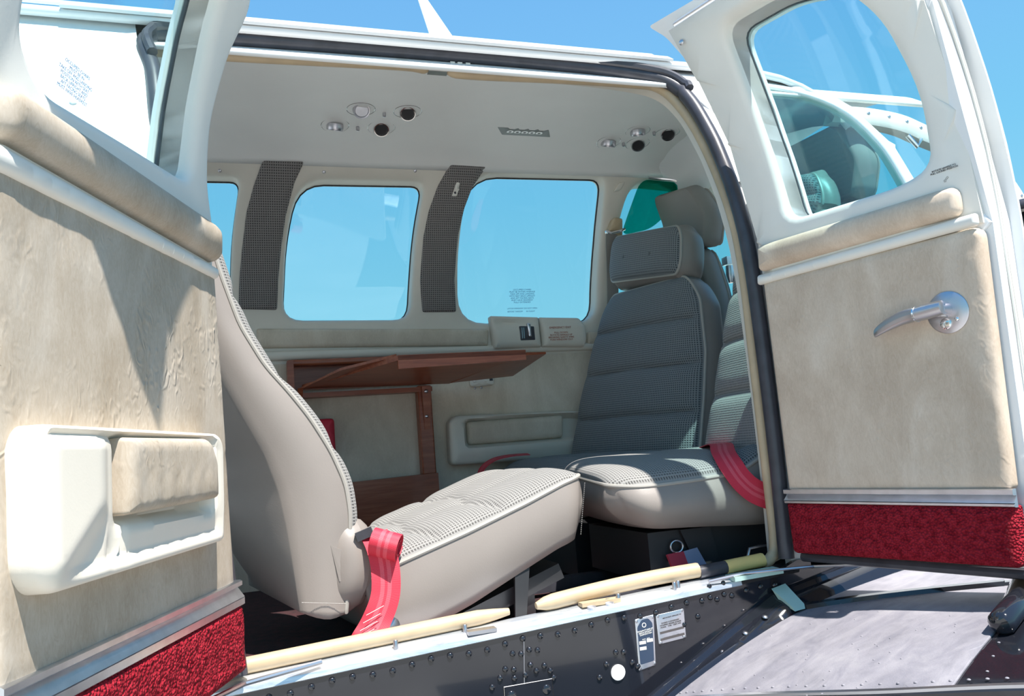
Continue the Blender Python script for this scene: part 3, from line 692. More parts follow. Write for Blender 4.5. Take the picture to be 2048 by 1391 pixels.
MB().hexa([RD(-.02, 1.082, -.022), RD(.30, 1.076, -.022), RD(.30, 1.092, -.05), RD(-.03, 1.098, -.05), RD(-.02, 1.088, -.02), RD(.30, 1.082, -.02), RD(.30, 1.098, -.05), RD(-.03, 1.104, -.05)]).build('top_channel', 'alu', door2)
MB().tube([RD(.4308, z, -.043) for z in np.linspace(.05, .92, 20)]+[RD(.42, 1.0, -.043)], .0022, 8).tube([RD(.4308, z, -.050) for z in np.linspace(.05, .92, 20)]+[RD(.42, 1.0, -.050)], .0016, 8).build('edge_seal', 'cream', door2)
MB().dome(RD(-.008, 1.045, .003), RD.N, .006, .003, 12).build('trim_screw', 'satin', door2)
hd = MB().lathe([(.0, 0), (.0335, 0), (.0335, .003), (.0315, .0045), (.012, .0052), (0, .0052)], RD(.3555, .441, .005), RD.N, 36).build('door_handle', 'satin', door2)
MB().lathe([(.0125, 0), (.0115, .022), (.0, .024)], RD(.353, .4455, .009), RD.N, 20).build('spindle', 'satin', hd)
MB().tube([RD(.3635, .4475, .031), RD(.362, .4475, .031), RD(.34, .446, .031), RD(.318, .4445, .031)], [.006, .0115, .0125, .0125], 18).build('sleeve', 'satin', hd)
L = spl([(.318, .4445, .031), (.306, .4445, .031), (.290, .4425, .031), (.268, .437, .030), (.248, .430, .028), (.238, .4255, .026)], 6, False)
mb = MB(); rows = []
for i, (a, b, t) in enumerate(L):
    f = i/(len(L)-1); hh = .0115+.0015*math.sin(f*3)-.0055*f**1.5; tk = .0090*(1-f)**1.5+.0028
    if f > .97: hh *= .7
    row = [RD(a, b+hh*math.copysign(abs(math.sin(an))**.7, math.sin(an)), t+tk*math.copysign(abs(math.cos(an))**.7, math.cos(an))) for an in [2*math.pi*k/18 for k in range(18)]]
    rows.append(row+[row[0]])
mb.grid(rows); mb.f.append(tuple(range(18))); mb.f.append(tuple((len(rows)-1)*19+k for k in range(18)))
mb.build('lever', 'satin', hd)
MB().lathe([(.0132, 0), (.0132, .003)], RD(.3165, .4444, .031), RD.V, 20).build('lever_collar', 'chrome', hd)
MB().dome(RD(.369, .428, .0095), RD.N, .004, .002, 10).build('handle_screw', 'chrome', hd)
MB().lathe([(.009, 0), (.009, .002), (.006, .003)], RD(.352, .4235, .0098), RD.N, 14).build('lock_button', 'chrome', hd)
A2, B2 = RD.V, RD(.38, .66)-RD(.38, .655)
text('door_lettering', 'ROTATE HANDLE TO\nFULL LOCKED POSITION', .0040, RD(.384, .667, .0045), RD.V, B2, 'text_black', door2, space=.9)
q = MB(); ao = RD(.385, .651, .0045); a_, b_ = RD.V, Vector((0, 0, 1))
q.tube([ao+a_*x*.0008+b_*y*.0008 for x, y in ((-5, -5), (-1, -5), (-2.2, -3.6), (4.5, 2.2), (2.5, 4.5), (-3.8, -1.8), (-5, -1))], .00025, 4, closed=True); q.build('door_arrow', 'text_black', door2)
MB().tube([Vector((.80, .0, zs(.8)-.008)), Vector((.87, -.012, zs(.87)-.004)), RD(.03, .02, -.01), RD(.14, .03, -.02)], .0028, 8).build('door_stay', 'satin', door2)
# ------------------------------------------------------------------ seats
V3 = Vector
def off(P, d): return [tuple(V3(p)+V3(d)) for p in P]
# near left seat, facing forward, cushion tipped up
s1 = thing('cabin_seat', (.2, .35, -.06), 'pale sunlit seat at left seen from its leather back, cushion tipped up', 'seat', 'cabin seats')
FN = [(.150, .13, .020), (.160, .13, .10), (.166, .13, .19), (.160, .13, .244), (.137, .13, .304), (.104, .13, .364), (.071, .13, .411), (.030, .13, .462), (-.010, .13, .536), (-.040, .13, .631), (-.056, .13, .70), (-.066, .13, .745)]
BN = [(.072, .132, .030), (.066, .132, .10), (.058, .132, .17), (.046, .132, .24), (.026, .132, .30), (-.004, .132, .36), (-.034, .132, .42), (-.066, .132, .49), (-.088, .132, .56), (-.106, .132, .64), (-.115, .132, .70), (-.118, .132, .735)]
D1 = (-.085, .43, 0)
cushion(s1, FN, off(FN, D1), BN, off(BN, D1), bulge=.034, seams=(.38, .58, .80), depth=.012, side=.012, backb=.085, cr=(0, .16), mats=('fabric_cushion', 'leather'), names=('backrest_cover', 'backrest_shell'), nv=100, pw=.5)
FN = [(.185, .13, .070), (.25, .13, .093), (.38, .128, .134), (.50, .128, .176), (.58, .13, .207), (.624, .132, .219)]
BN = [(.225, .135, -.045), (.278, .135, -.036), (.38, .135, .002), (.48, .135, .048), (.56, .135, .084), (.607, .138, .098)]
D1c = (-.075, .43, 0)
cushion(s1, FN, off(FN, D1c), BN, off(BN, D1c), bulge=.036, seams=(.30, .58), vseams=(-.33, .33), depth=.011, side=.010, cr=(0, .10), mats=('fabric_cushion', 'leather'), names=('cushion_cover', 'cushion_shell'), nv=100, nu=56, scal=.022)
MB().hexa([(.128, .120, .138), (.156, .117, .124), (.150, .117, .075), (.140, .119, .075), (.128, .126, .138), (.156, .124, .124), (.150, .124, .075), (.140, .126, .075)]).build('strap_flap', 'leather', s1)
cushion(s1, [(.172, .122, .02), (.196, .118, .08), (.194, .118, .13), (.176, .124, .185)], [(.14, .50, .03), (.15, .50, .09), (.145, .50, .15)], [(.11, .135, .03), (.12, .135, .09), (.12, .135, .17)], [(.08, .50, .03), (.08, .50, .09), (.08, .50, .15)], bulge=.03, mats=('leather', 'leather'), names=('gusset', 'gusset_back'), nv=12, nu=12, pipe=False, cr=(.2, .2))
MB().box((.40, .33, -.02), (.36, .34, .03), (V3((.95, 0, .32)), V3((0, 1, 0)), V3((-.32, 0, .95)))).build('seat_frame', 'matte_black', s1)
for x, y in ((.24, .18), (.24, .48), (.50, .18), (.46, .48)):
    MB().box((x, y, -.03), (.03, .02, .07)).build('leg', 'matte_black', s1)
MB().hexa([(.175, .135, .06), (.20, .135, .055), (.235, .14, -.01), (.225, .14, -.02), (.175, .145, .06), (.20, .145, .055), (.235, .15, -.01), (.225, .15, -.02)]).build('recline_bracket', 'matte_black', s1)
MB().hexa([(.455, .12, -.06), (.475, .12, -.06), (.50, .14, .06), (.47, .14, .06), (.455, .128, -.06), (.475, .128, -.06), (.50, .148, .06), (.47, .148, .06)]).build('front_strut', 'matte_black', s1)

sq = MB()
for k in range(26):
    p, q = V3((.622, .1285, .205)), V3((.607, .136, .105)); a = p.lerp(q, k/26); b_ = p.lerp(q, (k+.6)/26); o_ = V3((-.004, -.0135, 0)); sq.tube([a+o_, b_+o_], .0008, 4)
sq.build('cushion_stitching', 'leather_dark', s1); sq = MB()
for k in range(30):
    a = V3((.075+.075*k/30, .1165, .048-.012*k/30)); b_ = V3((.075+.075*(k+.6)/30, .1165, .048-.012*(k+.6)/30)); sq.tube([a, b_], .0008, 4)
sq.build('backrest_stitching', 'leather_dark', s1)

# far seat facing aft
s3 = thing('cabin_seat', (1.0, .78, -.06), 'shaded grey aft-facing seat with two-button headrest by the far wall', 'seat', 'cabin seats')
FN = [(1.112, .515, .20), (1.124, .52, .239), (1.158, .53, .37), (1.190, .545, .505), (1.203, .565, .65), (1.194, .588, .728)]
FF = [(.955, 1.03, .20), (.965, 1.02, .24), (1.017, 1.02, .418), (1.078, 1.015, .595), (1.125, 1.005, .715), (1.14, 1.00, .752)]
NB_ = (.082, .03, -.012)
cushion(s3, FN, FF, off(FN, NB_), off(FF, (.09, .0, -.012)), bulge=.040, seams=(.27, .52, .76), vseams=(), depth=.016, side=.012, cr=(0, .16), names=('backrest_cover', 'backrest_shell'), nv=110, nu=44, scal=.005)
MB().box((1.272, .585, .46), (.04, .006, .10)).build('side_label_tab', 'belt', s3)
hN = [(1.172, .605, .735), (1.180, .60, .80), (1.190, .60, .875)]; hF = [(1.135, .985, .795), (1.150, .985, .87), (1.165, .985, .945)]
cushion(s3, hN, hF, off(hN, (.085, .02, -.02)), off(hF, (.085, .02, -.02)), bulge=.030, seams=(), cr=(.14, .14), names=('headrest_cover', 'headrest_shell'), nv=26, nu=30, side=.015)
for t in (.3, .68):
    p = V3(hN[1]).lerp(V3(hF[1]), t); MB().lathe([(.007, 0), (.006, .002), (.003, .003)], p+V3((-.0285, 0, .002)), (-1, -.1, .15), 14).build('headrest_button', 'fabric', s3)
for y in (.72, .86): MB().tube([(1.20, y, .70), (1.21, y, .84)], .006, 8).build('headrest_post', 'chrome', s3)
FN = [(1.14, .535, .225), (.98, .545, .225), (.82, .55, .222), (.775, .56, .205)]; FF = [(1.0, 1.02, .235), (.88, 1.02, .235), (.75, 1.02, .232), (.715, 1.02, .21)]
cushion(s3, FN, FF, off(FN, (.0, .0, -.12)), off(FF, (0, 0, -.12)), bulge=.022, seams=(.35, .68), vseams=(), side=.012, cr=(0, .2), names=('cushion_cover', 'cushion_shell'), nv=30)
MB().box((.93, .77, .02), (.32, .40, .14)).build('seat_frame', 'matte_black', s3)

# near right seat facing aft
s4 = thing('cabin_seat', (1.0, .3, -.06), 'half sunlit aft-facing seat behind the door post at right with red belt across it', 'seat', 'cabin seats')
FF = [(1.053, 0.380, 0.200), (1.060, 0.380, 0.238), (1.116, 0.380, 0.406), (1.152, 0.380, 0.526), (1.212, 0.380, 0.691), (1.241, 0.370, 0.755)]
FN = [(1.052, .02, .20), (1.060, .02, .238), (1.116, .02, .406), (1.152, .025, .526), (1.212, .04, .691), (1.242, .06, .755)]
cushion(s4, FN, FF, off(FN, (.085, 0, -.01)), off(FF, (.085, 0, -.01)), bulge=.040, seams=(.30, .53, .76), depth=.016, side=.012, cr=(0, .16), names=('backrest_cover', 'backrest_shell'), nv=110, mats=('fabric_cushion', 'leather_dark'))
hN = [(1.295, .150, .775), (1.305, .150, .82), (1.310, .155, .875)]; hF = [(1.345, .415, .80), (1.355, .415, .87), (1.365, .41, .935)]
cushion(s4, hN, hF, off(hN, (.05, .0, -.01)), off(hF, (.05, .0, -.01)), bulge=.04, seams=(.48,), depth=.014, cr=(.30, .30), names=('headrest_cover', 'headrest_shell'), nv=30, nu=30, side=.015)
FN = [(1.13, .11, .205), (1.0, .105, .198), (.864, .10, .190), (.74, .105, .186), (.675, .125, .192)]
FF = [(1.16, .48, .212), (1.0, .49, .214), (.864, .50, .214), (.77, .505, .218), (.715, .49, .216)]
BN = [(1.12, .12, .085), (1.0, .115, .085), (.864, .115, .095), (.76, .12, .10), (.715, .14, .115)]
cushion(s4, FN, FF, BN, [(x+.03, .48, z) for x, y, z in BN], bulge=.042, seams=(), depth=.012, side=.022, cr=(0, .16), names=('cushion_cover', 'cushion_shell'), nv=44, nu=36, mats=('fabric_cushion', 'leather'))
cushion(s4, [(.965, .100, .200), (1.03, .095, .232), (1.10, .10, .235)], [(.965, .16, .222), (1.03, .16, .245), (1.10, .16, .245)], [(.965, .105, .12), (1.03, .10, .12), (1.10, .105, .12)], [(.965, .16, .12), (1.03, .16, .12), (1.10, .16, .12)], bulge=.012, side=.012, cr=(.3, .1), mats=('fabric', 'leather'), names=('bolster_cover', 'bolster_shell'), nv=16, nu=12)
MB().box((.93, .30, .04), (.34, .30, .10)).build('seat_frame', 'matte_black', s4)
MB().hexa([(.83, .14, .09), (.90, .14, .09), (.93, .14, -.06), (.89, .14, -.06), (.83, .16, .09), (.90, .16, .09), (.93, .16, -.06), (.89, .16, -.06)]).build('leg', 'matte_black', s4)
for y in (.16, .44): MB().box((.86, y, -.035), (.55, .025, .03)).build('seat_rail', 'rubber', s4)
MB().tube([(.80, .15, .02), (.86, .145, .022)], .010, 8).build('adjust_lever', 'satin', s4)
MB().box((1.075, .07, .375), (.05, .04, .17)).build('side_box', 'cream', s4)
bevel(bpy.data.objects['side_box'], .012, 3)

# cockpit seats seen from behind
def front_seat(y0, y1, x, lab, zt, tilt=.07):
    t = thing('cockpit_seat', (x+.2, (y0+y1)/2, -.06), lab, 'seat', 'cockpit seats')
    FN = [(x-.04, y0-.01, .15), (x-.01, y0-.02, .40), (x+.03, y0, .68), (x+.012, y0+.03, zt-.20)]; FF = [(x-.04, y1, .15), (x-.01, y1+.01, .40), (x+.03-tilt, y1, .68), (x+.012-tilt, y1-.03, zt-.20)]
    cushion(t, off(FN, (.07, 0, 0)), off(FF, (.07, 0, 0)), FN, FF, bulge=.03, cr=(0, .22), side=.012, backb=.02, mats=('fabric', 'leather_dark'), names=('backrest_cover', 'backrest_shell'), nv=30)
    hN = [(x+.02, y0+.01, zt-.185), (x+.03, y0-.01, zt-.10), (x, y0+.01, zt-.02), (x-.005, y0+.02, zt-.005)]; hF = [(x+.02-tilt, y1-.01, zt-.16), (x+.03-tilt, y1, zt-.08), (x-tilt, y1-.01, zt+.0), (x-tilt, y1-.02, zt+.012)]
    cushion(t, off(hN, (.075, 0, .0)), off(hF, (.075, 0, .0)), hN, hF, bulge=.02, cr=(.08, .08), side=.012, mats=('leather_dark', 'leather_dark'), names=('headrest_front', 'headrest_shell'), nv=24)
    MB().tube([V3((x+.03, (y0*2+y1)/3, zt-.24)), V3((x+.03, (y0*2+y1)/3, zt-.12))], .006, 8).build('headrest_post', 'chrome', t)
    MB().box((x+.30, (y0+y1)/2, .12), (.42, y1-y0, .12)).build('cushion', 'fabric', t)
    MB().box((x+.28, (y0+y1)/2, .0), (.36, .30, .12)).build('seat_frame', 'matte_black', t)
    return t
front_seat(.745, .925, 1.325, 'grey leather pilot seat back behind the far grey seat', 1.05, .035)
front_seat(.205, .485, 1.425, 'dark cockpit seat with tall headrest seen through the right door pane', 1.03, .0)

# ------------------------------------------------------------------ red belts
b = thing('seat_belt', (.2, .1, .1), 'rolled red lap belt hanging over the side of the sunlit left seat', 'seat belt', 'red seat belts')
ribbon('strap', [(.205, .118, .150), (.213, .098, .125), (.217, .088, .085), (.213, .084, .045), (.196, .082, .008), (.175, .078, -.020), (.163, .076, -.032)], [(.95, -.2, -.15), (.97, -.2, -.1), (1, -.15, 0), (.97, -.15, .2), (.9, -.1, .4), (.88, -.1, .42), (.88, -.1, .42)], .050, parent=b)
sp_ = []
cx, ax = V3((.222, .094, .134)), V3((.90, -.34, -.32)).normalized()
e1 = V3((.2, .2, .95)); e1 = (e1-ax*e1.dot(ax)).normalized(); e2 = ax.cross(e1)
for k in range(22):
    an = k*.52+.3; r = .011+.0009*k; sp_.append(tuple(cx+e1*(math.cos(an)*r*.95)+e2*(math.sin(an)*r*1.3)))
ribbon('roll', sp_, tuple(ax), .049, parent=b, n=4)
MB().box((.187, .112, .152), (.03, .012, .016), (V3((.9, -.2, .3)).normalized(), V3((.2, 1, 0)).normalized(), V3((-.3, 0, .95)).normalized())).build('tongue', 'rubber', b)
MB().tube([(.135, .072, -.034), (.150, .070, -.030), (.170, .070, -.034), (.184, .072, -.040)], .006, 8).build('anchor_clip', 'chrome', b)
MB().lathe([(.014, 0), (.014, .004), (.009, .007)], (.222, .088, -.006), (.3, -1, .2), 18).build('anchor_bolt', 'satin', b)
st = MB()
for k in range(4):
    a = V3((.160+.006*k, .0745, -.016+.012*k)); st.tube([a, a+V3((.03, -.002, .012))], .0005, 4)
st.build('stitching', 'cream', b)
b = thing('seat_belt', (.95, .08, .2), 'red lap belt draped across the seat cushion beside the door post', 'seat belt', 'red seat belts')
ribbon('strap', [(1.07, .42, .240), (1.03, .31, .252), (.985, .20, .256), (.945, .13, .240), (.935, .090, .212), (.945, .074, .182), (.972, .068, .156), (1.02, .064, .138), (1.09, .064, .130)], [(1, 0, 0), (1, 0, 0), (1, 0, 0), (1, 0, .15), (.9, 0, .45), (.75, 0, .66), (.45, 0, .9), (.15, 0, 1), (.05, 0, 1)], .050, parent=b)
b = thing('seat_belt', (.66, .99, .22), 'end of red belt lying on the far seat below the armrest', 'seat belt', 'red seat belts')
ribbon('strap', [(.80, .96, .262), (.74, .97, .262), (.69, .985, .252), (.655, .99, .225), (.645, .99, .18)], (0, 1, .1), .05, parent=b)
setp(pad('red_pouch', rnd([(.17, .31), (.238, .31), (.238, .412), (.17, .412)], .012), FW, .05, .014, .001, 'belt'), 'small red case on the far wall just behind the left seat', 'case')

# ------------------------------------------------------------------ far wall fittings
def strip(out, lab):
    o = pad('pillar_pad', rnd(spl(out, 1), .008), FW, .010, .008, .0, 'fabric_strip', None, (), .02); return setp(o, lab, 'fabric strip', 'woven pillar strips')
strip([(-.018, .748), (.090, .743), (.096, .83), (.107, .92), (.122, 1.004), (.147, 1.085), (.174, 1.133), (.061, 1.131), (.036, 1.075), (.014, 1.01), (-.002, .915), (-.013, .83)], 'curved grey woven strip left of the plain middle window')
st2 = strip([(.528, .728), (.637, .726), (.632, .825), (.640, .956), (.655, 1.03), (.674, 1.083), (.712, 1.137), (.598, 1.140), (.566, 1.085), (.543, 1.02), (.530, .95), (.522, .825)], 'curved grey woven strip with a coat hook, between two windows')
hk = thing('coat_hook', tuple(FW(.621, 1.07, .01)), 'small pale plastic coat hook on the woven strip', 'hook')
pad('plate', rnd([(.610, 1.058), (.626, 1.058), (.632, 1.092), (.621, 1.094)], .004), FW, .016, .003, .010, 'cream', hk, (), .02)
MB().tube([FW(.620, 1.085, .017), FW(.619, 1.072, .026), FW(.621, 1.063, .030), FW(.623, 1.070, .036)], .0035, 8).build('prong', 'cream', hk)
MB().dome(FW(.619, 1.066, .016), (0, -1, -.3), .004, .002, 10).build('screw', 'rubber', hk)
setp(pad('belt_line_pad', rnd([(.03, .632), (.738, .616), (.741, .670), (.03, .690)], .008), FW, .014, .012, 0, 'suede_wall', None, (), .03), 'long grey beige pad under the far windows', 'trim pad', 'belt line pads')
setp(pad('belt_line_pad', rnd([(1.082, .606), (1.25, .604), (1.25, .650), (1.086, .652)], .010), FW, .016, .012, 0, 'suede_wall', None, (), .03), 'short beige pad between the latch cover and the far seat', 'trim pad', 'belt line pads')
lc = thing('exit_latch_cover', tuple(FW(.9, .65, 0)), 'cream emergency exit latch cover under the far window with red lettering', 'latch cover')
pad('latch_housing', rnd([(.752, .602), (.912, .603), (.906, .700), (.742, .708)], .006, step=.015), FW, .042, .020, 0, 'liner', lc, (), .015, lambda a, b: -.016*max(0, min(1, (b-.672+.10*(.90-a))/.02)))
pad('hinged_flap', rnd([(.916, .603), (1.062, .597), (1.073, .625), (1.070, .668), (1.050, .695), (.910, .700)], [.004, .01, .006, .01, .01, .004], step=.015), FW, .040, .020, 0, 'liner', lc, (), .015, lambda a, b: -.014*max(0, min(1, (b-.668)/.02)))
pad('recess', rnd([(.836, .624), (.886, .624), (.884, .668), (.834, .670)], .003), FW, .0445, .002, .03, 'rubber', lc, (), .03)
pad('lever', rnd([(.862, .634), (.872, .634), (.870, .676), (.858, .677)], .003), FW, .053, .004, .044, 'satin', lc, (), .03)
for x in (.842, .848): MB().box(FW(x, .647, .0455), (.0015, .002, .035)).build('recess_rib', 'satin', lc)
UPW = V3((0, 0, 1))
text('flap_lettering', 'EMERGENCY EXIT', .0095, FW(.976, .662, .0415), (1, 0, 0), UPW, 'text_red', lc)
text('flap_lettering', 'PULL DOWN\nROTATE HANDLE UP\nBREAKING SAFETY WIRE\nPUSH WINDOW OUT', .0082, FW(.978, .634, .0415), (1, 0, 0), UPW, 'text_red', lc, space=.95)
w3 = bpy.data.objects['window_3']
def wtext(n, body, size, x, z, sp=1.0):
    text(n, body, size, FW(x, z, -.0355), (1, 0, 0), FW(x, z+.01, 0)-FW(x, z, 0), 'text_blue', w3, thick=.0001, space=sp)
wtext('pane_lettering', 'OCCUPIED CHAIRS\nMUST BE WITHIN AVERAGE\nTAKE OFF AND LANDING\nWITH SEAT BACK UPRIGHT\nAND AFT FACING SEATS\nMUST HAVE HEADREST\nFULLY EXTENDED', .0073, .873, .780, .95)
wtext('pane_lettering', 'LATCH WINDOW\nBEFORE TAKEOFF', .0068, .848, .735, 1.5)
wtext('pane_lettering', 'DO NOT OPEN\nIN FLIGHT', .0068, .902, .735, 1.5)
def farm(a, b):
    ss = lambda x: min(1, max(0, x))**2*(3-2*min(1, max(0, x)))
    return -.040*ss((a-.625)/.02)*ss((b-.292)/.016)*ss((.385-b)/.006)-.014*ss((.285-b)/.05)-.006*ss((b-.295)/.02)
fa = pad('armrest', rnd([(.580, .246), (1.16, .238), (1.16, .372), (.99, .388), (.605, .396), (.582, .380)], [.02, .02, .01, .01, .012, .015], step=.015), FW, .060, .022, 0, 'liner', wall, (), .010, farm)
setp(fa, 'moulded cream armrest')
pad('armrest_pad', rnd([(.640, .304), (.955, .306), (.962, .378), (.640, .376)], .012, step=.015), FW, .048, .016, .020, 'suede_wall', fa, (), .015)
sw = thing('wall_switch', tuple(FW(.705, .505, 0)), 'small cream ashtray switch box under the table leaf', 'switch box')
pad('box', rnd([(.668, .486), (.746, .488), (.746, .530), (.666, .530)], .008), FW, .016, .006, 0, 'liner', sw, (), .02)
pad('cover', rnd([(.675, .498), (.722, .498), (.722, .534), (.674, .534)], .006), FW, .024, .006, .016, 'cream', sw, (), .02)
for z in (.522, .505): MB().box(FW(.736, z, .017), (.010, .003, .007)).build('button', 'rubber', sw)
for x in (.685, .706): MB().dome(FW(x, .482, .001), (0, -1, 0), .004, .002, 8).build('screw', 'satin', sw)
sb = thing('shoulder_belt', tuple(FW(1.165, .95, 0)), 'beige shoulder belt hanging from its anchor on the far door post', 'shoulder belt')
pad('anchor_cover', rnd([(1.142, .965), (1.20, .950), (1.192, 1.005), (1.160, 1.008)], .008), FW, .028, .010, 0, 'seal', sb, (), .02)
MB().tube([FW(1.140, .968, .02), FW(1.152, .958, .034), FW(1.185, .965, .036), FW(1.20, .972, .03)], .005, 8).build('guide_ring', 'chrome', sb)
MB().lathe([(.009, 0), (.008, .008), (.002, .01)], FW(1.145, .965, .016), (0, -1, 0), 14).build('bolt', 'chrome', sb)
ribbon('strap', [FW(1.158, .965, .022), FW(1.163, .93, .020), FW(1.175, .85, .016), FW(1.180, .76, .014), FW(1.176, .68, .012)], (1, 0, .05), .042, 'leather_dark', sb)
setp(pad('post_vent', rnd([(1.150, 1.083), (1.175, 1.088), (1.186, 1.110), (1.165, 1.108)], .006), FW, .010, .005, 0, 'liner'), 'small cream cap high on the far door post', 'cap')

# ------------------------------------------------------------------ folding table
tb = thing('folding_table', (.4, .9, .5), 'dark red mahogany folding table, leaf raised, on the far wall', 'table')
m = MB()
m.box((.33, 1.075, .580), (.44, .05, .018)); m.build('cabinet_top', 'wood', tb); bevel(bpy.data.objects['cabinet_top'], .006, 2)
MB().box((.119, 1.068, .50), (.018, .064, .17)).build('cabinet_side', 'wood', tb)
MB().box((.33, 1.094, .54), (.40, .008, .075)).build('cabinet_back', 'wood', tb)
MB().box((.325, 1.072, .483), (.42, .05, .014)).build('cabinet_rail', 'wood', tb)
A, B, C_, D_ = V3((.365, .66, .527)), V3((.705, .645, .527)), V3((.585, 1.03, .494)), V3((.150, 1.05, .502))
Tk = V3((0, 0, .030))
m = MB().hexa([A, B, C_, D_, A+V3((.0, 0, .012)), B+V3((0, 0, .012)), C_+V3((0, 0, .012)), D_+V3((0, 0, .012))]).build('leaf', 'wood', tb)
d = (B-A).normalized(); nn = V3((-d.y, d.x, 0))
ap = MB().hexa([A-V3((0, 0, .022)), B-V3((0, 0, .014)), B+nn*.016-V3((0, 0, .014)), A+nn*.016-V3((0, 0, .022)), A+V3((0, 0, .013)), B+V3((0, 0, .013)), B+nn*.016+V3((0, 0, .013)), A+nn*.016+V3((0, 0, .013))]).build('apron', 'wood', tb)
MB().hexa([B+V3((0, .02, 0)), B+V3((.078, .055, .006)), C_+V3((.20, -.02, .012)), C_+V3((.0, -.02, .0)), B+V3((0, .02, .008)), B+V3((.078, .055, .012)), C_+V3((.20, -.02, .018)), C_+V3((0, -.02, .008))]).build('extension_leaf', 'wood', tb)
MB().hexa([V3((.14, 1.03, .498)), V3((.235, .80, .523)), A+V3((.0, .02, .012)), V3((.30, .95, .515)), V3((.14, 1.03, .502)), V3((.235, .80, .530)), A+V3((.0, .02, .019)), V3((.30, .95, .52))]).build('folded_leaf', 'wood', tb)
MB().box((.512, 1.075, .36), (.042, .046, .27)).build('leg_post', 'wood', tb); bevel(bpy.data.objects['leg_post'], .004, 2)
MB().hexa([(.500, 1.03, .49), (.528, 1.03, .49), (.522, 1.05, .36), (.505, 1.05, .36), (.500, 1.055, .49), (.528, 1.055, .49), (.522, 1.06, .36), (.505, 1.06, .36)]).build('hinge_bracket', 'wood', tb)
for z in (.475, .40): MB().dome((.512, 1.030 if z > .45 else 1.045, z), (0, -1, 0), .006, .003, 12).build('hinge_screw', 'satin', tb)
MB().hexa([(.135, 1.0, .50), (.15, 1.0, .50), (.145, 1.06, .43), (.135, 1.06, .43), (.135, 1.02, .50), (.15, 1.02, .50), (.145, 1.075, .43), (.135, 1.075, .43)]).build('hinge_bracket', 'wood', tb)
MB().hexa([(.08, 1.04, .08), (.535, 1.04, .08), (.535, 1.04, .228), (.08, 1.04, .216), (.08, 1.094, .08), (.535, 1.094, .08), (.535, 1.094, .228), (.08, 1.094, .216)]).build('base_board', 'wood', tb)

# ------------------------------------------------------------------ ceiling fittings
def ctilt(y): return V3((0, (zc(y+.02)-zc(y-.02))/.04, -1)).normalized()
def fitting(x, y, kind, aim, where, grp):
    n = -V3((0, -(zc(y+.02)-zc(y-.02))/.04, 1)).normalized()
    t = thing('air_vent' if kind == 'vent' else 'reading_light', (x, y, zc(y)), ('black-mouthed chrome air vent ' if kind == 'vent' else 'chrome swivel reading light ')+where, 'air vent' if kind == 'vent' else 'reading light', grp)
    c = V3((x, y, zc(y)))
    MB().lathe([(.0325, .0004), (.0335, .004), (.0365, .0055), (.040, .004), (.0425, -.001)], c, n, 32, cap=False).build('rim', 'rim', t)
    MB().lathe([(.0, .0006), (.033, .0006)], c, n, 28, cap=False).build('cup', 'satin', t)
    a = V3(aim).normalized(); o = c+n*.004
    MB().lathe([(.0, -.004), (.0215, -.004), (.0225, .004), (.0220, .012), (.0205, .0145), (.0180, .0142), (.0170, .009), (0, .009)], o, a, 26, cap=False).build('barrel', 'chrome' if kind == 'vent' else 'satin', t)
    MB().lathe([(0, .0095), (.0168, .0095)], o, a, 20, cap=False).build('mouth' if kind == 'vent' else 'lens', 'matte_black' if kind == 'vent' else 'alu', t)
    return t
fitting(.303, .634, 'light', (.1, -.75, -.75), 'nearest in the left ceiling cluster', 'reading lights')
fitting(.425, .632, 'vent', (-.1, -.6, -.8), 'at the right of the left ceiling cluster', 'air vents')
fitting(.246, .728, 'light', (-.1, .4, -1), 'at the far left of the left ceiling cluster', 'reading lights')
fitting(.370, .729, 'vent', (-.1, -.6, -.8), 'farthest in the left ceiling cluster', 'air vents')
fitting(1.119, .669, 'light', (.1, .3, -1), 'nearest in the right ceiling cluster', 'reading lights')
fitting(1.218, .669, 'vent', (-.2, -.55, -.8), 'at the right of the right ceiling cluster', 'air vents')
fitting(1.058, .743, 'light', (-.1, .4, -1), 'leftmost in the right ceiling cluster', 'reading lights')
fitting(1.155, .743, 'vent', (-.2, -.55, -.8), 'farthest in the right ceiling cluster', 'air vents')
for x, y, w in ((.365, .646, 'nearer one in the left ceiling cluster'), (.306, .730, 'farther one in the left ceiling cluster'), (1.172, .668, 'nearer one in the right ceiling cluster'), (1.107, .743, 'farther one in the right ceiling cluster')):
    k = thing('light_switch', (x, y, zc(y)), 'tiny switch knob, the '+w, 'switch', 'ceiling switch knobs')
    MB().lathe([(.012, 0), (.012, .002), (.007, .003)], (x, y, zc(y)-.0), (0, 0, -1), 16).build('base', 'headliner', k)
    MB().lathe([(.005, 0), (.0045, .014), (.003, .015)], (x, y, zc(y)-.002), (0, -.1, -1), 12).build('knob', 'satin', k)
MAT['panel_grey'] = plain('panel_grey', (.25, .275, .265), .5)
pp = setp(pad('switch_panel', rnd([(.690, .690), (.846, .690), (.866, .732), (.716, .732)][::1], .003), CE, .006, .003, 0, 'panel_grey', None, (), .03), 'flat grey ceiling panel holding a row of five small jacks', 'jack panel')
for k in range(5):
    x = .735+.022*k; c = CE(x, .711, .0062)
    j = MB().lathe([(.0046, 0), (.0046, .0006), (.0098, .0006), (.0098, 0)], c, (0, 0, -1), 18, cap=False).build('jack_ring', 'white', pp)
    MB().lathe([(0, .0003), (.0046, .0003)], c, (0, 0, -1), 14, cap=False).build('jack_hole', 'matte_black', j)

lt = bpy.data.objects['door_1']
text('pane_lettering', 'OCCUPIED CHAIRS\nMUST BE IN\nTAKE OFF AND LANDING\nPOSITION WITH SEAT\nBACK UPRIGHT AND\nAFT FACING SEATS\nMUST HAVE HEADREST', .0058, LD(.352, .742, -.0455), -LD.V, LD(.4, .76)-LD(.4, .74), 'text_blue', lt, thick=.0001, space=.9)

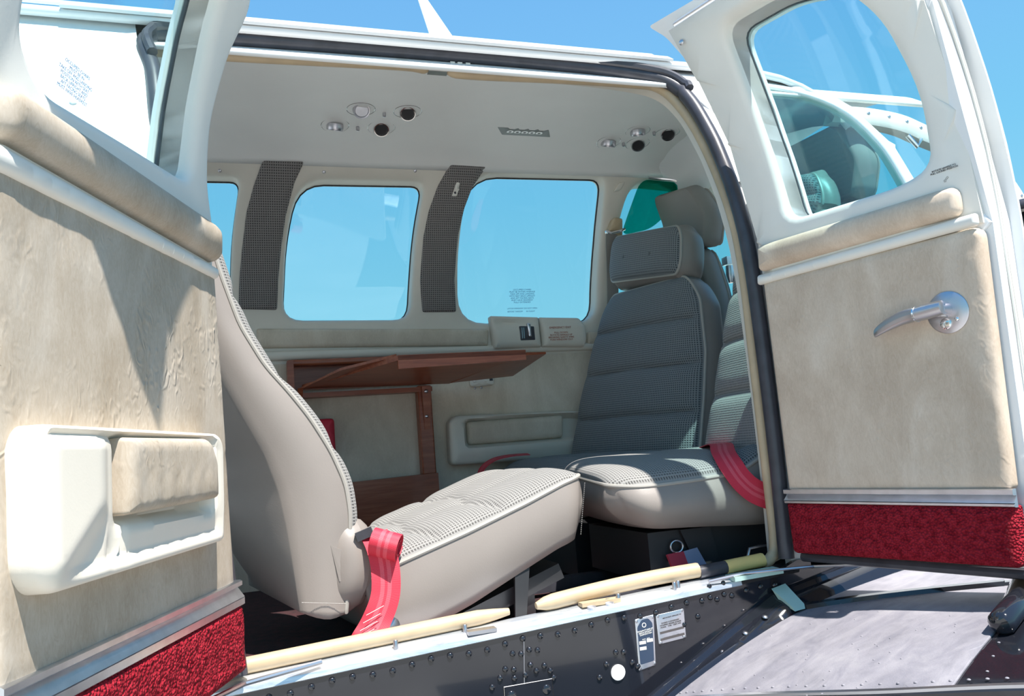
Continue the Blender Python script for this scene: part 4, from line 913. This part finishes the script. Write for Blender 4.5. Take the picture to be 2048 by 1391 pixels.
# ------------------------------------------------------------------ cockpit end
ip = thing('instrument_panel', (1.95, .5, .55), 'black instrument panel glimpsed past the edge of the right door', 'instrument panel')
pn = MB().hexa([(1.86, .05, .30), (1.86, 1.02, .30), (1.90, 1.02, .78), (1.90, .05, .78), (1.95, .05, .30), (1.95, 1.02, .30), (1.95, 1.02, .78), (1.95, .05, .78)]).build('panel', 'matte_black', ip)
gs = MB(); rows = [[V3((1.82+.02*math.sin(k/14*math.pi), .04+.98*k/14, .775+.035*math.sin(k/14*math.pi)))+V3((dx, 0, dz)) for dx, dz in ((.0, 0), (.03, .02), (.15, .03), (.30, .0))] for k in range(15)]
gs.grid(rows); gs.build('glare_shield', 'rubber', ip).modifiers.new('s', 'SOLIDIFY').thickness = .012
for k, (y, z) in enumerate(((.135, .655), (.20, .53), (.32, .66), (.32, .54), (.46, .66), (.46, .54), (.60, .66), (.60, .54), (.74, .66), (.74, .54), (.88, .62))):
    c = V3((1.889-.083*(.78-z)*1.0, y, z)); q = MB().lathe([(.036, 0), (.040, .002), (.043, .006), (.043, 0)], c, (-1, 0, .08), 28, cap=False).build('gauge', 'satin', ip)
    MB().lathe([(0, .001), (.036, .001)], c, (-1, 0, .08), 24, cap=False).build('dial', 'matte_black', q)
    MB().box(c+V3((-.003, .008, .006)), (.001, .003, .03)).build('needle', 'white', q)
MB().box((1.888, .124, .712), (.004, .06, .018)).build('placard', 'white', ip)

pp_ = spl([(1.40, .19, 1.035), (1.487, .172, 1.026), (1.587, .17, 1.014), (1.663, .17, .990), (1.788, .17, .950), (1.896, .17, .893), (1.963, .17, .806), (2.02, .17, .70)], 5, False)
rows = [[V3((x+n[0]*a, y+dy, z+n[1]*a)) for a, dy in ((.030, 0), (.030, .03), (-.012, .035), (-.016, .0), (.0, -.006), (.030, 0))] for (x, y, z), n in ((p, (.35, .94)) for p in pp_)]
wf = setp(MB().grid(rows).build('windshield_post', 'cream'), 'cream curved windshield post beyond the right door', 'windshield post'); wf['kind'] = 'structure'
for k in range(2, len(pp_), 3): MB().dome(V3(pp_[k])+V3((.003, -.004, .012)), (0, -1, 0), .005, .002, 8).build('post_rivet', 'satin', wf)
MB().tube([V3((1.60, .165, .985)), V3((1.62, .16, .955)), V3((1.635, .16, .975))], .006, 8).build('latch', 'chrome', wf)

vz = thing('sun_visor', tuple(FW(1.26, 1.05, .05)), 'teal see-through sun visor above the far grey headrests', 'sun visor')
pad('panel', rnd([(1.195, .955), (1.30, .975), (1.46, 1.105), (1.235, 1.115)], .03), FW, .020, 0, .017, 'visor', vz, (), .05)
MB().tube([FW(1.26, 1.12, .018), FW(1.36, 1.115, .022), FW(1.46, 1.105, .022)], .005, 8).build('rod', 'chrome', vz)
cp = thing('compass', (1.455, .78, .80), 'small clear instrument in the gap between the two right seats', 'compass')
MB().box((1.455, .78, .815), (.03, .03, .025)).build('body', 'chrome', cp)
MB().lathe([(.012, 0), (.014, -.03), (.008, -.055)], (1.455, .78, .80), (0, 0, 1), 14).build('bowl', 'alu', cp)

# ------------------------------------------------------------------ roof antenna
m = MB(); rows = []
for z, xa, xb, th in ((1.19, .455, .525, .010), (1.274, .440, .498, .009), (1.36, .418, .443, .0065), (1.42, .400, .418, .004)):
    rows.append([V3(((xa+xb)/2-(xb-xa)/2*math.cos(a), .40+th*math.sin(a), z)) for a in np.linspace(0, 2*math.pi, 17)])
m.grid(rows); m.f.append(tuple(3*17+k for k in range(16)))
an = setp(m.build('blade_antenna', 'white'), 'white swept blade antenna on the cabin roof', 'antenna')

# ------------------------------------------------------------------ data plates on the black skin
def plate(name, lab, pts, mat):
    t = thing(name, (pts[0][0], -.002, pts[0][1]), lab, 'data plate', 'riveted data plates')
    pad('plate', rnd(pts, .002), SK, .002, .0008, 0, mat, t, (), .05)
    for x, z in pts:
        cx = sum(p[0] for p in pts)/4; cz = sum(p[1] for p in pts)/4; MB().dome((x+(cx-x)*.14, -.002, z+(cz-z)*.09), (0, -1, 0), .0028, .0015, 10).build('rivet', 'satin', t)
    return t
MAT['ink_blue'] = plain('plate_blue', (.03, .05, .09), .3)
def ins(pts, k, z0=None): cx = sum(p[0] for p in pts)/4; cz = sum(p[1] for p in pts)/4; return [(cx+(x-cx)*k, cz+(z-cz)*(k+.08)) for x, z in pts]
P1 = [(.641, -.126), (.675, -.121), (.680, -.034), (.642, -.038)]
p1 = plate('data_plate', 'tall narrow metal plate with dark blue maker lettering on the black skin', P1, 'alu')
pad('dark_field', rnd([(.6445, -.116), (.672, -.113), (.6755, -.048), (.668, -.039), (.655, -.040), (.645, -.052)], .003), SK, .0024, 0, .0018, 'ink_blue', p1, (), .05)
nz = V3((.0, 0, 1))
text('plate_lettering', 'MANUFACTURED BY\nBEECH AIRCRAFT\nCORPORATION', .0034, (.660, -.0026, -.062), (1, 0, .1), nz, 'text_white', p1)
text('plate_lettering', 'MODEL   SERIAL', .0022, (.660, -.0026, -.0735), (1, 0, .1), nz, 'text_white', p1)
MB().lathe([(.0042, 0), (.0042, .0004), (.003, .0004), (.003, 0)], (.6585, -.0024, -.0495), (0, -1, 0), 20, cap=False).build('emblem', 'text_white', p1)
for x0, x1, z in ((.646, .659, -.079), (.661, .673, -.077), (.646, .659, -.089)): MB().box(((x0+x1)/2, -.0026, z), (x1-x0, .0004, .0055)).build('stamped_field', 'text_white', p1)
P2 = [(.685, -.087), (.741, -.083), (.742, -.032), (.684, -.036)]
p2 = plate('data_plate', 'wider silver plate with black lettering beside the tall plate', P2, 'alu')
text('plate_lettering', 'BEECHCRAFT AIRPLANE CO', .0030, (.716, -.0024, -.042), (1, 0, .08), nz, 'text_black', p2)
text('plate_lettering', 'ENGINE CONVERSION\nMODIFIED UNDER LICENSE\nMODEL   TYPE   CERT. NO.', .0036, (.712, -.0024, -.054), (1, 0, .08), nz, 'text_black', p2)
for z in (-.068, -.0795): MB().hexa([(.689, -.0022, z-.0022), (.738, -.0022, z+.0016), (.738, -.0022, z+.0056), (.689, -.0022, z+.0018), (.689, -.0026, z-.0022), (.738, -.0026, z+.0016), (.738, -.0026, z+.0056), (.689, -.0026, z+.0018)]).build('black_bar', 'text_black', p2)

# ------------------------------------------------------------------ under the seats
MAT['blue_cloth'] = plain('blue_grey_cloth', (.22, .25, .36), .8)
pc = thing('floor_tag', (.86, .2, .0), 'small red and blue-grey cloth flap just inside the sill below the right seat', 'cloth flap')
MAT['red_cloth'] = plain('red_cloth', (.42, .035, .06), .8)
MB().hexa([(0.800, .125, 0.008), (0.836, .125, 0.009), (0.830, .135, 0.048), (0.792, .135, 0.046), (0.800, .131, 0.006), (0.836, .131, 0.007), (0.830, .141, 0.046), (0.792, .141, 0.044)]).build('red_half', 'red_cloth', pc)
MB().hexa([(0.836, .125, 0.009), (0.876, .125, 0.014), (0.862, .135, 0.052), (0.830, .135, 0.048), (0.836, .131, 0.007), (0.876, .131, 0.012), (0.862, .141, 0.050), (0.830, .141, 0.046)]).build('blue_half', 'blue_cloth', pc)
MB().tube([(0.818+.014*math.cos(a), .140, .058+.012*math.sin(a)) for a in np.linspace(0, 6.283, 20)[:-1]], .0022, 8, closed=True).build('ring', 'satin', pc)
MB().box((.835, .15, -.01), (.03, .02, .11)).build('stay', 'matte_black', pc)
fh = setp(MB().tube([(.955, .10, .025), (.962, .10, .042), (.985, .10, .044), (1.005, .10, .044), (1.012, .10, .028)], .003, 8).build('grab_bar', 'satin'), 'thin bent metal grab bar by the door post', 'grab bar')
